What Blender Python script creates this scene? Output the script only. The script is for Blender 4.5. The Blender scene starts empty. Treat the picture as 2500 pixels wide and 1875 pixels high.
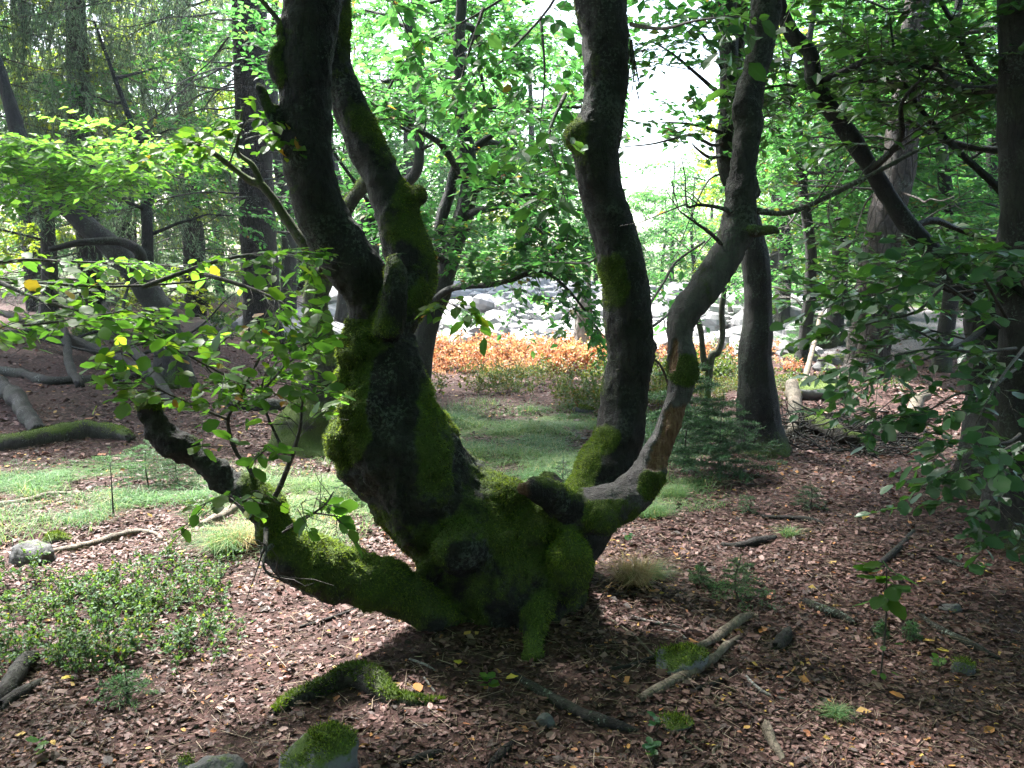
import bpy, math
import numpy as np
from mathutils import Vector, Matrix

# ------------------------------------------------------------------ camera, sky, sun, exposure
sc = bpy.context.scene
COL = sc.collection
F = 2150.0                       # focal length in photo pixels (photo is 2500 x 1875)
PITCH = math.radians(7.6)
CAMZ = 1.55
cam = bpy.data.cameras.new('camera'); camo = bpy.data.objects.new('camera', cam)
COL.objects.link(camo); sc.camera = camo
cam.sensor_width = 36.0; cam.lens = F / 2500 * 36; cam.clip_start = 0.05; cam.clip_end = 600
camo.location = (0, 0, CAMZ); camo.rotation_euler = (math.pi / 2 - PITCH, 0, 0)

SUN = Vector((-0.42, 0.50, 1.05)).normalized()      # towards the sun: behind the clearing, off to the left
w = bpy.data.worlds.new('World'); sc.world = w; w.use_nodes = True
nt = w.node_tree; nt.nodes.clear()
sky = nt.nodes.new('ShaderNodeTexSky'); sky.sky_type = 'NISHITA'; sky.sun_disc = False
sky.sun_elevation = math.asin(SUN.z); sky.sun_rotation = math.atan2(SUN.x, SUN.y)
sky.air_density = 1.0; sky.dust_density = 4.0; sky.ozone_density = 1.0
hs = nt.nodes.new('ShaderNodeHueSaturation'); hs.inputs['Saturation'].default_value = 1.0
bg = nt.nodes.new('ShaderNodeBackground'); bg.inputs['Strength'].default_value = 0.13
ow = nt.nodes.new('ShaderNodeOutputWorld')
nt.links.new(sky.outputs[0], hs.inputs['Color']); nt.links.new(hs.outputs[0], bg.inputs[0]); nt.links.new(bg.outputs[0], ow.inputs[0])
sl = bpy.data.lights.new('sun', 'SUN'); sl.energy = 4.8; sl.angle = math.radians(9.0); sl.color = (1.0, 0.985, 0.965)
slo = bpy.data.objects.new('sun', sl); COL.objects.link(slo); slo.location = (-20, 26, 30)
slo.rotation_euler = SUN.to_track_quat('Z', 'Y').to_euler()
sc.view_settings.view_transform = 'Standard'; sc.view_settings.look = 'None'
sc.view_settings.gamma = 1.0; sc.view_settings.exposure = 2.8
sc.view_settings.use_curve_mapping = False
cy = sc.cycles
cy.max_bounces = 7; cy.diffuse_bounces = 4; cy.glossy_bounces = 2; cy.transmission_bounces = 4; cy.transparent_max_bounces = 4
cy.sample_clamp_indirect = 6.0; cy.use_denoising = True; cy.caustics_reflective = False; cy.caustics_refractive = False
try:
    cy.denoiser = 'OPENIMAGEDENOISE'; cy.denoising_input_passes = 'RGB_ALBEDO_NORMAL'; cy.denoising_prefilter = 'NONE'
except Exception: pass

# ------------------------------------------------------------------ numeric helpers
R = np.random.default_rng(7)
A = lambda *a: np.array(a, dtype=float)
def norm(v): return v / np.maximum(np.linalg.norm(v, axis=-1, keepdims=True), 1e-9)
def sstep(a, b, x): t = np.clip((np.asarray(x, float) - a) / (b - a), 0, 1); return t * t * (3 - 2 * t)
def _h(i, j, k, s):
    n = (i.astype(np.int64) * 374761393 + j.astype(np.int64) * 668265263 + k.astype(np.int64) * 2147483647 + s * 1274126177) & 0xffffffff
    n = ((n ^ (n >> 13)) * 1274126177) & 0xffffffff
    n = ((n ^ (n >> 16)) * 2246822519) & 0xffffffff
    return ((n ^ (n >> 15)) & 0xffff) / 32767.5 - 1.0
def vnoise(p, s=0):
    p = np.asarray(p, float); b = np.floor(p); f = p - b; u = f * f * (3 - 2 * f); i, j, k = b[..., 0], b[..., 1], b[..., 2]
    r = 0
    for a in (0, 1):
        for c in (0, 1):
            for d in (0, 1):
                r = r + _h(i + a, j + c, k + d, s) * (u[..., 0] if a else 1 - u[..., 0]) * (u[..., 1] if c else 1 - u[..., 1]) * (u[..., 2] if d else 1 - u[..., 2])
    return r
def fbm(p, o=4, s=0):
    r = 0; a = 0.5; p = np.asarray(p, float)
    for q in range(o): r = r + a * vnoise(p, s + q); p = p * 2.03; a *= 0.5
    return r
def xy3(x, y, z=0.0): return np.stack(np.broadcast_arrays(np.asarray(x, float), np.asarray(y, float), np.asarray(z, float)), -1)

CP, SP = math.cos(PITCH), math.sin(PITCH)
def ray(px, py):
    u = (px - 1250) / F; v = (937.5 - py) / F
    return A(u, CP + v * SP, -SP + v * CP)
def P(px, py, Y):
    r = ray(px, py); return A(0, 0, CAMZ) + r * (Y / r[1])
def pxm(wpx, p):                       # metres of a pixel length at point p
    return wpx / F * (p[1] * CP - (p[2] - CAMZ) * SP)
def proj(p):
    p = np.asarray(p, float); d = p[..., 1] * CP - (p[..., 2] - CAMZ) * SP; v = p[..., 1] * SP + (p[..., 2] - CAMZ) * CP
    return 1250 + F * p[..., 0] / d, 937.5 - F * v / d, d
def H(x, y):
    x = np.asarray(x, float); y = np.asarray(y, float)
    z = 0.45 * sstep(-1.5, -5.5, x) * sstep(7, 15, y)
    z = z + 0.30 * np.exp(-(((x - 3.9) / 1.3) ** 2 + ((y - 9.6) / 0.9) ** 2))
    z = z + 0.16 * np.exp(-(((x - 0.05) / 0.75) ** 2 + ((y - 3.75) / 0.6) ** 2))
    z = z + 0.05 * fbm(xy3(x * 0.6, y * 0.6), 3, 11) + 0.03 * fbm(xy3(x * 2.7, y * 2.7), 3, 17) * sstep(60, 10, np.hypot(x, y))
    sm = sstep(15, 18, y) * sstep(36, 30, y) * sstep(-8, -5, x) * sstep(15, 10, x); z = z + sm * (0.15 + 0.7 * fbm(xy3(x * 0.42, y * 0.42), 3, 13) + 0.03 * np.clip(y - 18, 0, 12))
    return z + 2.0 * sstep(40, 120, y) + 1.2 * sstep(12, 60, np.abs(x))
def gp(px, py):
    r = ray(px, py); t = CAMZ / -r[2] if r[2] < -0.01 else 60
    for _ in range(30):
        p = A(0, 0, CAMZ) + r * t; e = p[2] - float(H(p[0], p[1])); t += e / max(-r[2], 0.05) * 0.6
    p = A(0, 0, CAMZ) + r * t; p[2] = float(H(p[0], p[1])); return p
def onground(x, y, dz=0.0): return A(x, y, float(H(x, y)) + dz)

# ------------------------------------------------------------------ mesh building
class MB:
    def __init__(s): s.v = []; s.f = {}; s.n = 0; s.a = {}
    def add(s, V, Fs, m=0, **at):
        V = np.asarray(V, float).reshape(-1, 3)
        for f in (Fs if isinstance(Fs, (list, tuple)) else [Fs]):
            f = np.asarray(f, int)
            if len(f): s.f.setdefault((f.shape[1], m), []).append(f + s.n)
        s.v.append(V)
        for k in set(list(s.a) + list(at)):
            val = at.get(k, 0.0); arr = np.broadcast_to(np.asarray(val, float), (len(V),))
            if k not in s.a: s.a[k] = [np.zeros(s.n)] if s.n else []
            s.a[k].append(arr)
        s.n += len(V); return s
    def mesh(s, name, mats, smooth=True, off=None):
        me = bpy.data.meshes.new(name)
        V = np.concatenate(s.v) if s.v else np.zeros((0, 3))
        if off is not None: V = V - np.asarray(off)
        me.vertices.add(len(V)); me.vertices.foreach_set('co', V.astype(np.float32).ravel())
        L = []; S = []; M = []; c = 0
        for (k, m), fl in s.f.items():
            f = np.concatenate(fl); L.append(f.ravel()); S.append(c + np.arange(len(f)) * k); M.append(np.full(len(f), m)); c += f.size
        if L:
            L = np.concatenate(L); S = np.concatenate(S); M = np.concatenate(M)
            me.loops.add(len(L)); me.loops.foreach_set('vertex_index', L.astype(np.int32))
            me.polygons.add(len(S)); me.polygons.foreach_set('loop_start', S.astype(np.int32))
            me.polygons.foreach_set('material_index', M.astype(np.int32))
            me.polygons.foreach_set('use_smooth', np.full(len(S), bool(smooth)))
        for k, arrs in s.a.items():
            at = me.attributes.new(k, 'FLOAT', 'POINT'); at.data.foreach_set('value', np.concatenate(arrs).astype(np.float32))
        for m in (mats if isinstance(mats, (list, tuple)) else [mats]): me.materials.append(m)
        me.update(calc_edges=True); me.validate(); return me

def thing(name, label, cat, loc, group=None, kind=None):
    o = bpy.data.objects.new(name, None); COL.objects.link(o); o.empty_display_size = 0.1
    o.location = Vector([float(q) for q in loc]); tag(o, label, cat, group, kind); return o
def tag(o, label=None, cat=None, group=None, kind=None):
    if label: o['label'] = label
    if cat: o['category'] = cat
    if group: o['group'] = group
    if kind: o['kind'] = kind
    return o
def part(root, name, mb, mats, smooth=True, kind=None, parent=None, label=None):
    """mesh in world coordinates -> child of root (an Empty that is only translated) or of one of its parts"""
    me = mb.mesh(name, mats, smooth, off=root.location if root else None)
    o = bpy.data.objects.new(name, me); COL.objects.link(o)
    o.parent = parent if parent is not None else root
    if kind: o['kind'] = kind
    if label: o['label'] = label
    return o
def solo(name, mb, mats, label, cat, base, group=None, kind=None, smooth=True):
    me = mb.mesh(name, mats, smooth, off=base); o = bpy.data.objects.new(name, me); COL.objects.link(o)
    o.location = Vector([float(q) for q in base]); return tag(o, label, cat, group, kind)
def dup(root, loc, rz, label=None, scale=1.0, tilt=(0, 0)):
    r = root.copy(); COL.objects.link(r); r.location = Vector([float(q) for q in loc]); r.rotation_euler = (tilt[0], tilt[1], rz); r.scale = (scale,) * 3
    if label: r['label'] = label
    for ch in list(root.children):
        c = ch.copy(); COL.objects.link(c); c.parent = r
        for g in ch.children:
            d = g.copy(); COL.objects.link(d); d.parent = c
    return r

def catmull(pts, n):
    p = np.asarray(pts, float); p = np.vstack([2 * p[0] - p[1], p, 2 * p[-1] - p[-2]]); m = len(p) - 3
    t = np.linspace(0, m - 1e-6, n); i = t.astype(int); f = (t - i)[:, None]
    a, b, c, d = p[i], p[i + 1], p[i + 2], p[i + 3]
    return 0.5 * (2 * b + (c - a) * f + (2 * a - 5 * b + 4 * c - d) * f ** 2 + (3 * b - a - 3 * c + d) * f ** 3)
def frames(p):
    T = norm(np.gradient(p, axis=0)); ref = A(0, 0, 1) if abs(T[0, 2]) < 0.9 else A(1, 0, 0)
    n = norm(np.cross(T[0], ref)); U = [n]
    for i in range(1, len(p)):
        n = n - T[i] * np.dot(n, T[i]); n = n / max(np.linalg.norm(n), 1e-9); U.append(n)
    U = np.array(U); return T, U, np.cross(T, U)
def tube(pts, rad, n=None, seg=10, amp=0.08, freq=6.0, seed=0, cap=True, flare=0.0):
    """smooth tube through points with radii, radius wobbled by noise"""
    q = np.hstack([np.asarray(pts, float), np.asarray(rad, float)[:, None]])
    if n is None: n = max(6, len(q) * 5)
    q = catmull(q, n); p = q[:, :3]; r = np.maximum(q[:, 3], 0.0008)
    T, U, W = frames(p); a = np.linspace(0, 2 * math.pi, seg, endpoint=False)
    d = U[:, None, :] * np.cos(a)[None, :, None] + W[:, None, :] * np.sin(a)[None, :, None]
    base = p[:, None, :] + d * r[:, None, None]
    if amp: rr = r[:, None] * (1 + amp * 2 * fbm(base * freq, 3, seed))
    else: rr = np.repeat(r[:, None], seg, 1)
    V = (p[:, None, :] + d * rr[..., None]).reshape(-1, 3)
    if flare:
        rg = np.random.default_rng(seed + 5); V = V.reshape(n, seg, 3); V[-1] += T[-1] * r[-1] * rg.uniform(-1.2, 1.2, (seg, 1)) * flare; V[0] += T[0] * r[0] * rg.uniform(-1.2, 1.2, (seg, 1)) * flare; V = V.reshape(-1, 3)
    i = np.arange(n - 1)[:, None] * seg; j = np.arange(seg)[None]; k = (j + 1) % seg
    Fq = np.stack([i + j, i + k, i + seg + k, i + seg + j], -1).reshape(-1, 4)
    fs = [Fq]
    if cap:
        V = np.vstack([V, p[0], p[-1] + T[-1] * r[-1] * 0.3]); c0 = n * seg; c1 = c0 + 1; jj = np.arange(seg); kk = (jj + 1) % seg
        fs.append(np.stack([np.full(seg, c0), kk, jj], -1)); fs.append(np.stack([np.full(seg, c1), (n - 1) * seg + jj, (n - 1) * seg + kk], -1))
    return V, fs
def mtubes(Pm, Rm, sides=3):
    """many thin tubes at once: Pm (m,k,3), Rm (m,k)"""
    m, k, _ = Pm.shape; T = norm(Pm[:, -1] - Pm[:, 0]); ref = np.where(np.abs(T[:, 2:3]) < 0.8, A(0, 0, 1), A(1, 0, 0))
    U = norm(np.cross(T, ref)); W = np.cross(T, U); a = np.linspace(0, 2 * math.pi, sides, endpoint=False)
    d = U[:, None, :] * np.cos(a)[None, :, None] + W[:, None, :] * np.sin(a)[None, :, None]
    V = Pm[:, :, None, :] + d[:, None] * Rm[:, :, None, None]
    b = (np.arange(m) * k * sides)[:, None, None]; i = (np.arange(k - 1) * sides)[None, :, None]; j = np.arange(sides)[None, None]; q = (j + 1) % sides
    Fq = np.stack([b + i + j, b + i + q, b + i + sides + q, b + i + sides + j], -1).reshape(-1, 4)
    return V.reshape(-1, 3), Fq
def inst(tv, tf, pos, xd, nz, sc_):
    """template (x along xd, z along nz) placed at every pos"""
    xd = norm(xd); y = norm(np.cross(nz, xd)); z = np.cross(xd, y); s = np.broadcast_to(np.asarray(sc_, float), (len(pos),))[:, None, None]
    V = pos[:, None] + s * (tv[None, :, 0:1] * xd[:, None] + tv[None, :, 1:2] * y[:, None] + tv[None, :, 2:3] * z[:, None])
    Fi = (np.asarray(tf)[None] + (np.arange(len(pos)) * len(tv))[:, None, None]).reshape(-1, np.asarray(tf).shape[1])
    return V.reshape(-1, 3), Fi
def rdir(n, r=None):
    r = r or R; return norm(r.normal(size=(n, 3)))

# leaf templates, length 1 along x
LEAF_LO = (A([0, 0, 0], [0.45, 0.31, 0.07], [1, 0, -0.04], [0.45, -0.31, 0.07]), np.array([[0, 1, 2], [0, 2, 3]]))
LEAF_MID = (A([0, 0, 0], [0.3, 0.29, 0.06], [0.68, 0.26, 0.05], [1, 0, -0.05], [0.68, -0.26, 0.05], [0.3, -0.29, 0.06], [0.5, 0, 0]),
            np.array([[0, 6, 1], [1, 6, 2], [2, 6, 3], [3, 6, 4], [4, 6, 5], [5, 6, 0]]))
def leaf_hi(seed):
    r = np.random.default_rng(seed); t = np.linspace(0, 1, 7); wv = 0.33 * np.sin(math.pi * t ** 0.85) ** 0.8 * (1 + 0.09 * np.array([0, 1, -1, 1, -1, 1, 0]))
    bend = r.uniform(-0.10, 0.04); cup = r.uniform(0.05, 0.22)
    V = [[0, 0, 0]]; 
    for q in t[1:-1]: V.append([q, 0, bend * q * q * 2 + 0.01 * math.sin(q * 9)])
    V.append([1, 0, bend * 2])
    nl = len(V)
    for sgn in (1, -1):
        for q, ww in zip(t[1:-1], wv[1:-1]): V.append([q + 0.05, sgn * ww * r.uniform(0.92, 1.08), bend * q * q * 2 + cup * ww + r.uniform(-0.015, 0.015)])
    Fs = []
    for s_, o in ((1, nl), (-1, nl + 5)):
        rim = [0] + [o + i for i in range(5)] + [6]
        for i in range(6):
            sp0, sp1 = i, i + 1
            if i == 0: f = [[0, 1, rim[1]]]
            elif i == 5: f = [[sp0, 6, rim[5]]]
            else: f = [[sp0, sp1, rim[i]], [sp1, rim[i + 1], rim[i]]]
            Fs += [q[::-1] if s_ < 0 else q for q in f]
    return np.array(V), np.array(Fs)

# ------------------------------------------------------------------ materials
class NT:
    def __init__(s, name):
        s.m = bpy.data.materials.new(name); s.m.use_nodes = True; s.t = s.m.node_tree; s.t.nodes.clear()
        s.out = s.t.nodes.new('ShaderNodeOutputMaterial')
    def n(s, typ, inp=None, **pr):
        nd = s.t.nodes.new('ShaderNode' + typ)
        for k, v in pr.items(): setattr(nd, k, v)
        for k, v in (inp or {}).items():
            sock = nd.inputs[k]
            if isinstance(v, bpy.types.NodeSocket): s.t.links.new(v, sock)
            elif hasattr(sock, 'default_value'):
                sock.default_value = (*v, 1.0) if isinstance(v, tuple) and len(v) == 3 and sock.type == 'RGBA' else v
        return nd
    def attr(s, name): return s.n('Attribute', attribute_name=name).outputs['Fac']
    def pos(s, scale=(1, 1, 1)):
        tc = s.n('TexCoord'); return s.n('Mapping', {'Vector': tc.outputs['Object'], 'Scale': scale}).outputs[0]
    def noise(s, scale, vec=None, detail=4.0, rough=0.6, dist=0.0):
        d = {'Scale': scale, 'Detail': detail, 'Roughness': rough, 'Distortion': dist}
        if vec is not None: d['Vector'] = vec
        return s.n('TexNoise', d).outputs['Fac']
    def ramp(s, fac, stops):
        nd = s.n('ValToRGB', {'Fac': fac}); e = nd.color_ramp.elements
        while len(e) < len(stops): e.new(0.5)
        for q, (p, c) in zip(e, stops): q.position = p; q.color = (*c, 1) if isinstance(c, tuple) else (c, c, c, 1)
        return nd.outputs['Color']
    def mix(s, f, a, b):
        nd = s.n('Mix', data_type='RGBA')
        for i, v in ((0, f), (6, a), (7, b)):
            if isinstance(v, bpy.types.NodeSocket): s.t.links.new(v, nd.inputs[i])
            else: nd.inputs[i].default_value = (*v, 1.0) if isinstance(v, tuple) else v
        return nd.outputs[2]
    def math(s, op, a, b=0.0, c=0.0, clamp=False):
        nd = s.n('Math', {0: a, 1: b, 2: c}, operation=op); nd.use_clamp = clamp; return nd.outputs[0]
    def bump(s, h, st=0.5, dist=0.02): return s.n('Bump', {'Height': h, 'Strength': st, 'Distance': dist}).outputs[0]
    def princ(s, col, rough=0.8, normal=None, spec=0.3, **kw):
        d = {'Base Color': col, 'Roughness': rough, 'Specular IOR Level': spec}
        if normal is not None: d['Normal'] = normal
        d.update(kw); return s.n('BsdfPrincipled', d).outputs[0]
    def done(s, sh): s.t.links.new(sh, s.out.inputs[0]); return s.m

MOSS_LO, MOSS_HI = (0.026, 0.044, 0.011), (0.13, 0.19, 0.036)
def bark(name, c0, c1, lichen=0.15, ring=0.5, scale=9.0, bumpd=0.012, moss_natural=0.0, plates=None, grey=False, lich_c=(0.26, 0.30, 0.26)):
    t = NT(name); p = t.pos(); pz = t.pos((1.0, 1.0, 3.0)); pv = t.pos((1.0, 1.0, 0.28))
    n1 = t.noise(scale, p, 6, 0.65); n2 = t.noise(scale * 6, pz, 5, 0.65); big = t.noise(2.2, p, 3, 0.5)
    col = t.mix(t.ramp(n1, [(0.3, 0.0), (0.7, 1.0)]), c0, c1)
    col = t.mix(t.math('MULTIPLY', n2, 0.35), col, tuple(x * 0.45 for x in c0))
    h = t.math('ADD', t.math('MULTIPLY', n2, ring), n1)
    if plates:
        v = t.n('TexVoronoi', {'Vector': pv, 'Scale': plates, 'Randomness': 1.0}, feature='DISTANCE_TO_EDGE').outputs['Distance']
        cr = t.ramp(v, [(0.0, 0.0), (0.12, 1.0)])
        col = t.mix(cr, tuple(x * 0.30 for x in c0), col); h = t.math('ADD', t.math('MULTIPLY', cr, 1.6), h)
    alg = t.ramp(t.noise(3.1, p, 5, 0.65, 0.6), [(0.42, 0.0), (0.66, 1.0)]); col = t.mix(t.math('MULTIPLY', alg, 0.55), col, (0.026, 0.036, 0.018))
    fis = t.ramp(t.n('TexNoise', {'Vector': t.pos((7.0, 7.0, 1.6)), 'Scale': 2.6, 'Detail': 6.0, 'Roughness': 0.62, 'Distortion': 0.8}).outputs['Fac'], [(0.46, 1.0), (0.50, 0.0), (0.54, 1.0)])
    col = t.mix(t.math('MULTIPLY', t.math('SUBTRACT', 1.0, fis), 0.6), col, tuple(x * 0.35 for x in c0)); h = t.math('ADD', h, t.math('MULTIPLY', fis, 0.5))
    if grey: col = t.mix(t.attr('grey'), col, t.mix(t.math('MULTIPLY', t.ramp(n1, [(0.3, 0.0), (0.7, 1.0)]), t.math('MULTIPLY_ADD', fis, 0.5, 0.5)), (0.060, 0.054, 0.056), (0.165, 0.150, 0.152)))
    if lichen:
        ln = t.ramp(t.math('ADD', t.noise(70, p, 5, 0.7), t.math('MULTIPLY', big, 0.35)), [(0.80 - lichen * 0.5, 0.0), (0.85 - lichen * 0.5, 1.0)])
        ln = t.math('MULTIPLY', ln, t.ramp(t.noise(4.5, p, 3, 0.6, 0.5), [(0.46, 0.06), (0.62, 1.0)]))
        col = t.mix(t.math('MULTIPLY', ln, 0.75), col, lich_c)
    fn = t.noise(160, p, 3, 0.7)
    mcol = t.mix(t.ramp(t.math('ADD', t.math('MULTIPLY', fn, 0.6), t.math('MULTIPLY', big, 0.4)), [(0.3, 0.0), (0.7, 1.0)]), MOSS_LO, MOSS_HI)
    nz = t.n('SeparateXYZ', {'Vector': t.n('NewGeometry').outputs['Normal']}).outputs['Z']
    ma = t.attr('moss')
    if moss_natural: ma = t.math('ADD', ma, t.math('MULTIPLY', t.math('ADD', t.math('MULTIPLY', nz, 0.5), t.math('MULTIPLY_ADD', big, 2.0, -1.0)), moss_natural))
    mm = t.ramp(t.math('ADD', ma, t.math('MULTIPLY_ADD', t.noise(38, p, 4, 0.7), 0.7, -0.35)), [(0.32, 0.0), (0.62, 1.0)])
    col = t.mix(mm, col, mcol)
    h = t.math('ADD', h, t.math('MULTIPLY', t.math('MULTIPLY', fn, mm), 1.2))
    ba = t.attr('bare'); wn = t.noise(30, t.pos((3.0, 3.0, 0.5)), 5, 0.6)
    col = t.mix(ba, col, t.ramp(t.math('ADD', wn, t.math('MULTIPLY', big, 0.25)), [(0.35, (0.055, 0.024, 0.014)), (0.55, (0.17, 0.085, 0.048)), (0.78, (0.30, 0.18, 0.11))]))
    return t.done(t.princ(col, t.math('MULTIPLY_ADD', mm, 0.25, 0.68), t.bump(t.math('ADD', h, t.math('MULTIPLY', t.noise(140, t.pos((1.0, 1.0, 1.6)), 4, 0.7), 0.7)), 1.0, bumpd), 0.25))
M = {}
M['beech'] = bark('beech_bark', (0.011, 0.010, 0.011), (0.034, 0.031, 0.033), 0.22, ring=0.9, bumpd=0.016, grey=True, lich_c=(0.11, 0.13, 0.11))
M['beechdark'] = bark('dark_beech_bark', (0.013, 0.012, 0.012), (0.038, 0.034, 0.033), 0.14, moss_natural=0.25, lich_c=(0.085, 0.11, 0.09))
M['spruce'] = bark('spruce_bark', (0.018, 0.013, 0.012), (0.052, 0.038, 0.034), 0.05, 1.0, 16, 0.02, plates=30)
M['pine'] = bark('pine_bark', (0.050, 0.037, 0.033), (0.14, 0.108, 0.096), 0.05, 0.7, 12, 0.03, plates=11)
M['twig'] = bark('twig_bark', (0.045, 0.038, 0.034), (0.12, 0.10, 0.09), 0.12, 0.5, 20, 0.004, moss_natural=0.1)
M['deadwood'] = bark('dead_wood', (0.10, 0.075, 0.055), (0.30, 0.245, 0.19), 0.0, 0.7, 14, 0.006)
M['greywood'] = bark('grey_dead_wood', (0.22, 0.20, 0.19), (0.50, 0.47, 0.45), 0.0, 0.7, 12, 0.006)
M['darkstick'] = bark('dark_dead_wood', (0.010, 0.008, 0.007), (0.032, 0.026, 0.023), 0.06, 0.7, 14, 0.006, moss_natural=0.15)  # near-black wood tone for sticks and logs
M['mossylog'] = bark('mossy_log_bark', (0.035, 0.030, 0.025), (0.09, 0.08, 0.07), 0.05, 0.6, 10, 0.015, moss_natural=1.3)

def leafmat(name, stops, tr=0.58, gloss=0.42, spec=0.4, tcol=1.6, trc=(1.15, 1.2, 0.35)):
    t = NT(name); ti = t.math('FRACT', t.math('ADD', t.attr('tint'), t.n('ObjectInfo').outputs['Random']))
    col = t.ramp(ti, stops)
    nn = t.noise(60, t.pos(), 2, 0.5); col = t.mix(t.math('MULTIPLY', nn, 0.25), col, (0.03, 0.05, 0.015))
    tc = t.n('Mix', {0: 1.0}, data_type='RGBA', blend_type='MULTIPLY'); t.t.links.new(col, tc.inputs[6]); tc.inputs[7].default_value = (tcol * trc[0], tcol * trc[1], tcol * trc[2], 1)
    a = t.princ(col, gloss, None, spec); b = t.n('BsdfTranslucent', {'Color': tc.outputs[2]}).outputs[0]
    return t.done(t.n('MixShader', {0: tr, 1: a, 2: b}).outputs[0])
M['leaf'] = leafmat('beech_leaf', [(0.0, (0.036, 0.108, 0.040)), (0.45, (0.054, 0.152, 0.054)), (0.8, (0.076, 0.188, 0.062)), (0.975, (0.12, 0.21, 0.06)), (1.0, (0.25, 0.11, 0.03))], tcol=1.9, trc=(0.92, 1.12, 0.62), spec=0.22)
M['leafnear'] = leafmat('glossy_beech_leaf', [(0.0, (0.055, 0.130, 0.036)), (0.5, (0.075, 0.175, 0.044)), (0.93, (0.11, 0.205, 0.035)), (0.975, (0.15, 0.20, 0.03)), (1.0, (0.30, 0.12, 0.03))], 0.62, 0.42, 0.30, tcol=1.9, trc=(1.08, 1.15, 0.42))
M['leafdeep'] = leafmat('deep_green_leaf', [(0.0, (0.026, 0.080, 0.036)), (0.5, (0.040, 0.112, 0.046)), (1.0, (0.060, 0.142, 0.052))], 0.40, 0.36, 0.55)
M['leafsunlit'] = leafmat('sunlit_beech_leaf', [(0.0, (0.065, 0.165, 0.040)), (0.5, (0.095, 0.215, 0.050)), (1.0, (0.14, 0.25, 0.055))], 0.62, 0.5, 0.2, 2.0, (1.05, 1.12, 0.5))  # lighter beech leaf copy: sunlight on the leaning beech put into its colour
M['leafyellow'] = leafmat('yellow_green_leaf', [(0.0, (0.11, 0.19, 0.035)), (0.5, (0.16, 0.23, 0.04)), (1.0, (0.24, 0.27, 0.045))], 0.55)
M['needle'] = leafmat('spruce_needles', [(0.0, (0.035, 0.080, 0.045)), (0.5, (0.060, 0.125, 0.070)), (1.0, (0.095, 0.175, 0.095))], 0.3, 0.5, 0.3, 1.4, (1.0, 1.1, 0.7))
M['hangneedle'] = leafmat('hanging_spruce_needles', [(0.0, (0.050, 0.082, 0.060)), (0.5, (0.105, 0.160, 0.112)), (1.0, (0.17, 0.225, 0.15))], 0.5, 0.5, 0.3, 1.8, (1.0, 1.1, 0.8))
M['seedling'] = leafmat('young_spruce_needles', [(0.0, (0.050, 0.120, 0.060)), (0.5, (0.085, 0.18, 0.085)), (1.0, (0.13, 0.25, 0.11))], 0.35, 0.45, 0.4, 1.4, (1.0, 1.1, 0.7))
M['grass'] = leafmat('grass_blades', [(0.0, (0.060, 0.140, 0.056)), (0.5, (0.100, 0.205, 0.080)), (0.85, (0.17, 0.25, 0.10)), (1.0, (0.32, 0.29, 0.16))], 0.4, 0.5, 0.25, 1.3, (1.0, 1.05, 0.6))
M['straw'] = leafmat('straw_grass', [(0.0, (0.33, 0.21, 0.10)), (0.6, (0.45, 0.32, 0.17)), (1.0, (0.30, 0.30, 0.10))], 0.35, 0.6, 0.2, 1.1, (1, 1, 0.8))
M['bilberry'] = leafmat('bilberry_leaf', [(0.0, (0.045, 0.095, 0.050)), (0.55, (0.075, 0.145, 0.072)), (0.9, (0.12, 0.19, 0.075)), (1.0, (0.20, 0.18, 0.05))], 0.35, 0.55, 0.2)
M['bilberrydim'] = leafmat('dull_bilberry_leaf', [(0.0, (0.050, 0.085, 0.040)), (0.55, (0.085, 0.125, 0.055)), (0.8, (0.12, 0.13, 0.06)), (1.0, (0.16, 0.085, 0.05))], 0.35, 0.5, 0.3)
M['bilberryred'] = leafmat('orange_bilberry_leaf', [(0.0, (0.22, 0.10, 0.06)), (0.35, (0.46, 0.20, 0.12)), (0.7, (0.62, 0.36, 0.24)), (0.9, (0.50, 0.42, 0.24)), (1.0, (0.22, 0.26, 0.10))], 0.4, 0.5, 0.3, 1.2, (1.1, 0.9, 0.6))
M['litter'] = leafmat('fallen_leaf', [(0.0, (0.024, 0.011, 0.010)), (0.35, (0.064, 0.027, 0.025)), (0.65, (0.116, 0.053, 0.048)), (0.87, (0.18, 0.094, 0.085)), (0.955, (0.25, 0.155, 0.135)), (0.975, (0.34, 0.12, 0.045)), (1.0, (0.40, 0.28, 0.06))], 0.10, 0.6, 0.3, 1.0, (1, 0.9, 0.7))
M['yellowleaf'] = leafmat('yellow_fallen_leaf', [(0.0, (0.50, 0.38, 0.05)), (1.0, (0.55, 0.42, 0.08))], 0.15, 0.5, 0.3, 1.0, (1, 1, 0.5))
M['orangeleaf'] = leafmat('orange_fallen_leaf', [(0.0, (0.42, 0.15, 0.04)), (1.0, (0.46, 0.20, 0.06))], 0.15, 0.5, 0.3, 1.0, (1, 0.8, 0.5))
M['moss'] = leafmat('moss_fronds', [(0.0, (0.040, 0.036, 0.016)), (0.2, (0.026, 0.046, 0.011)), (0.55, (0.085, 0.138, 0.027)), (1.0, (0.22, 0.30, 0.052))], 0.35, 0.7, 0.15, 1.4, (1.1, 1.1, 0.4))
M['straws'] = leafmat('needle_and_twig_litter', [(0.0, (0.06, 0.04, 0.03)), (0.6, (0.17, 0.115, 0.08)), (1.0, (0.36, 0.28, 0.21))], 0.05, 0.7, 0.2, 1.0, (1, 1, 1))
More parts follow.
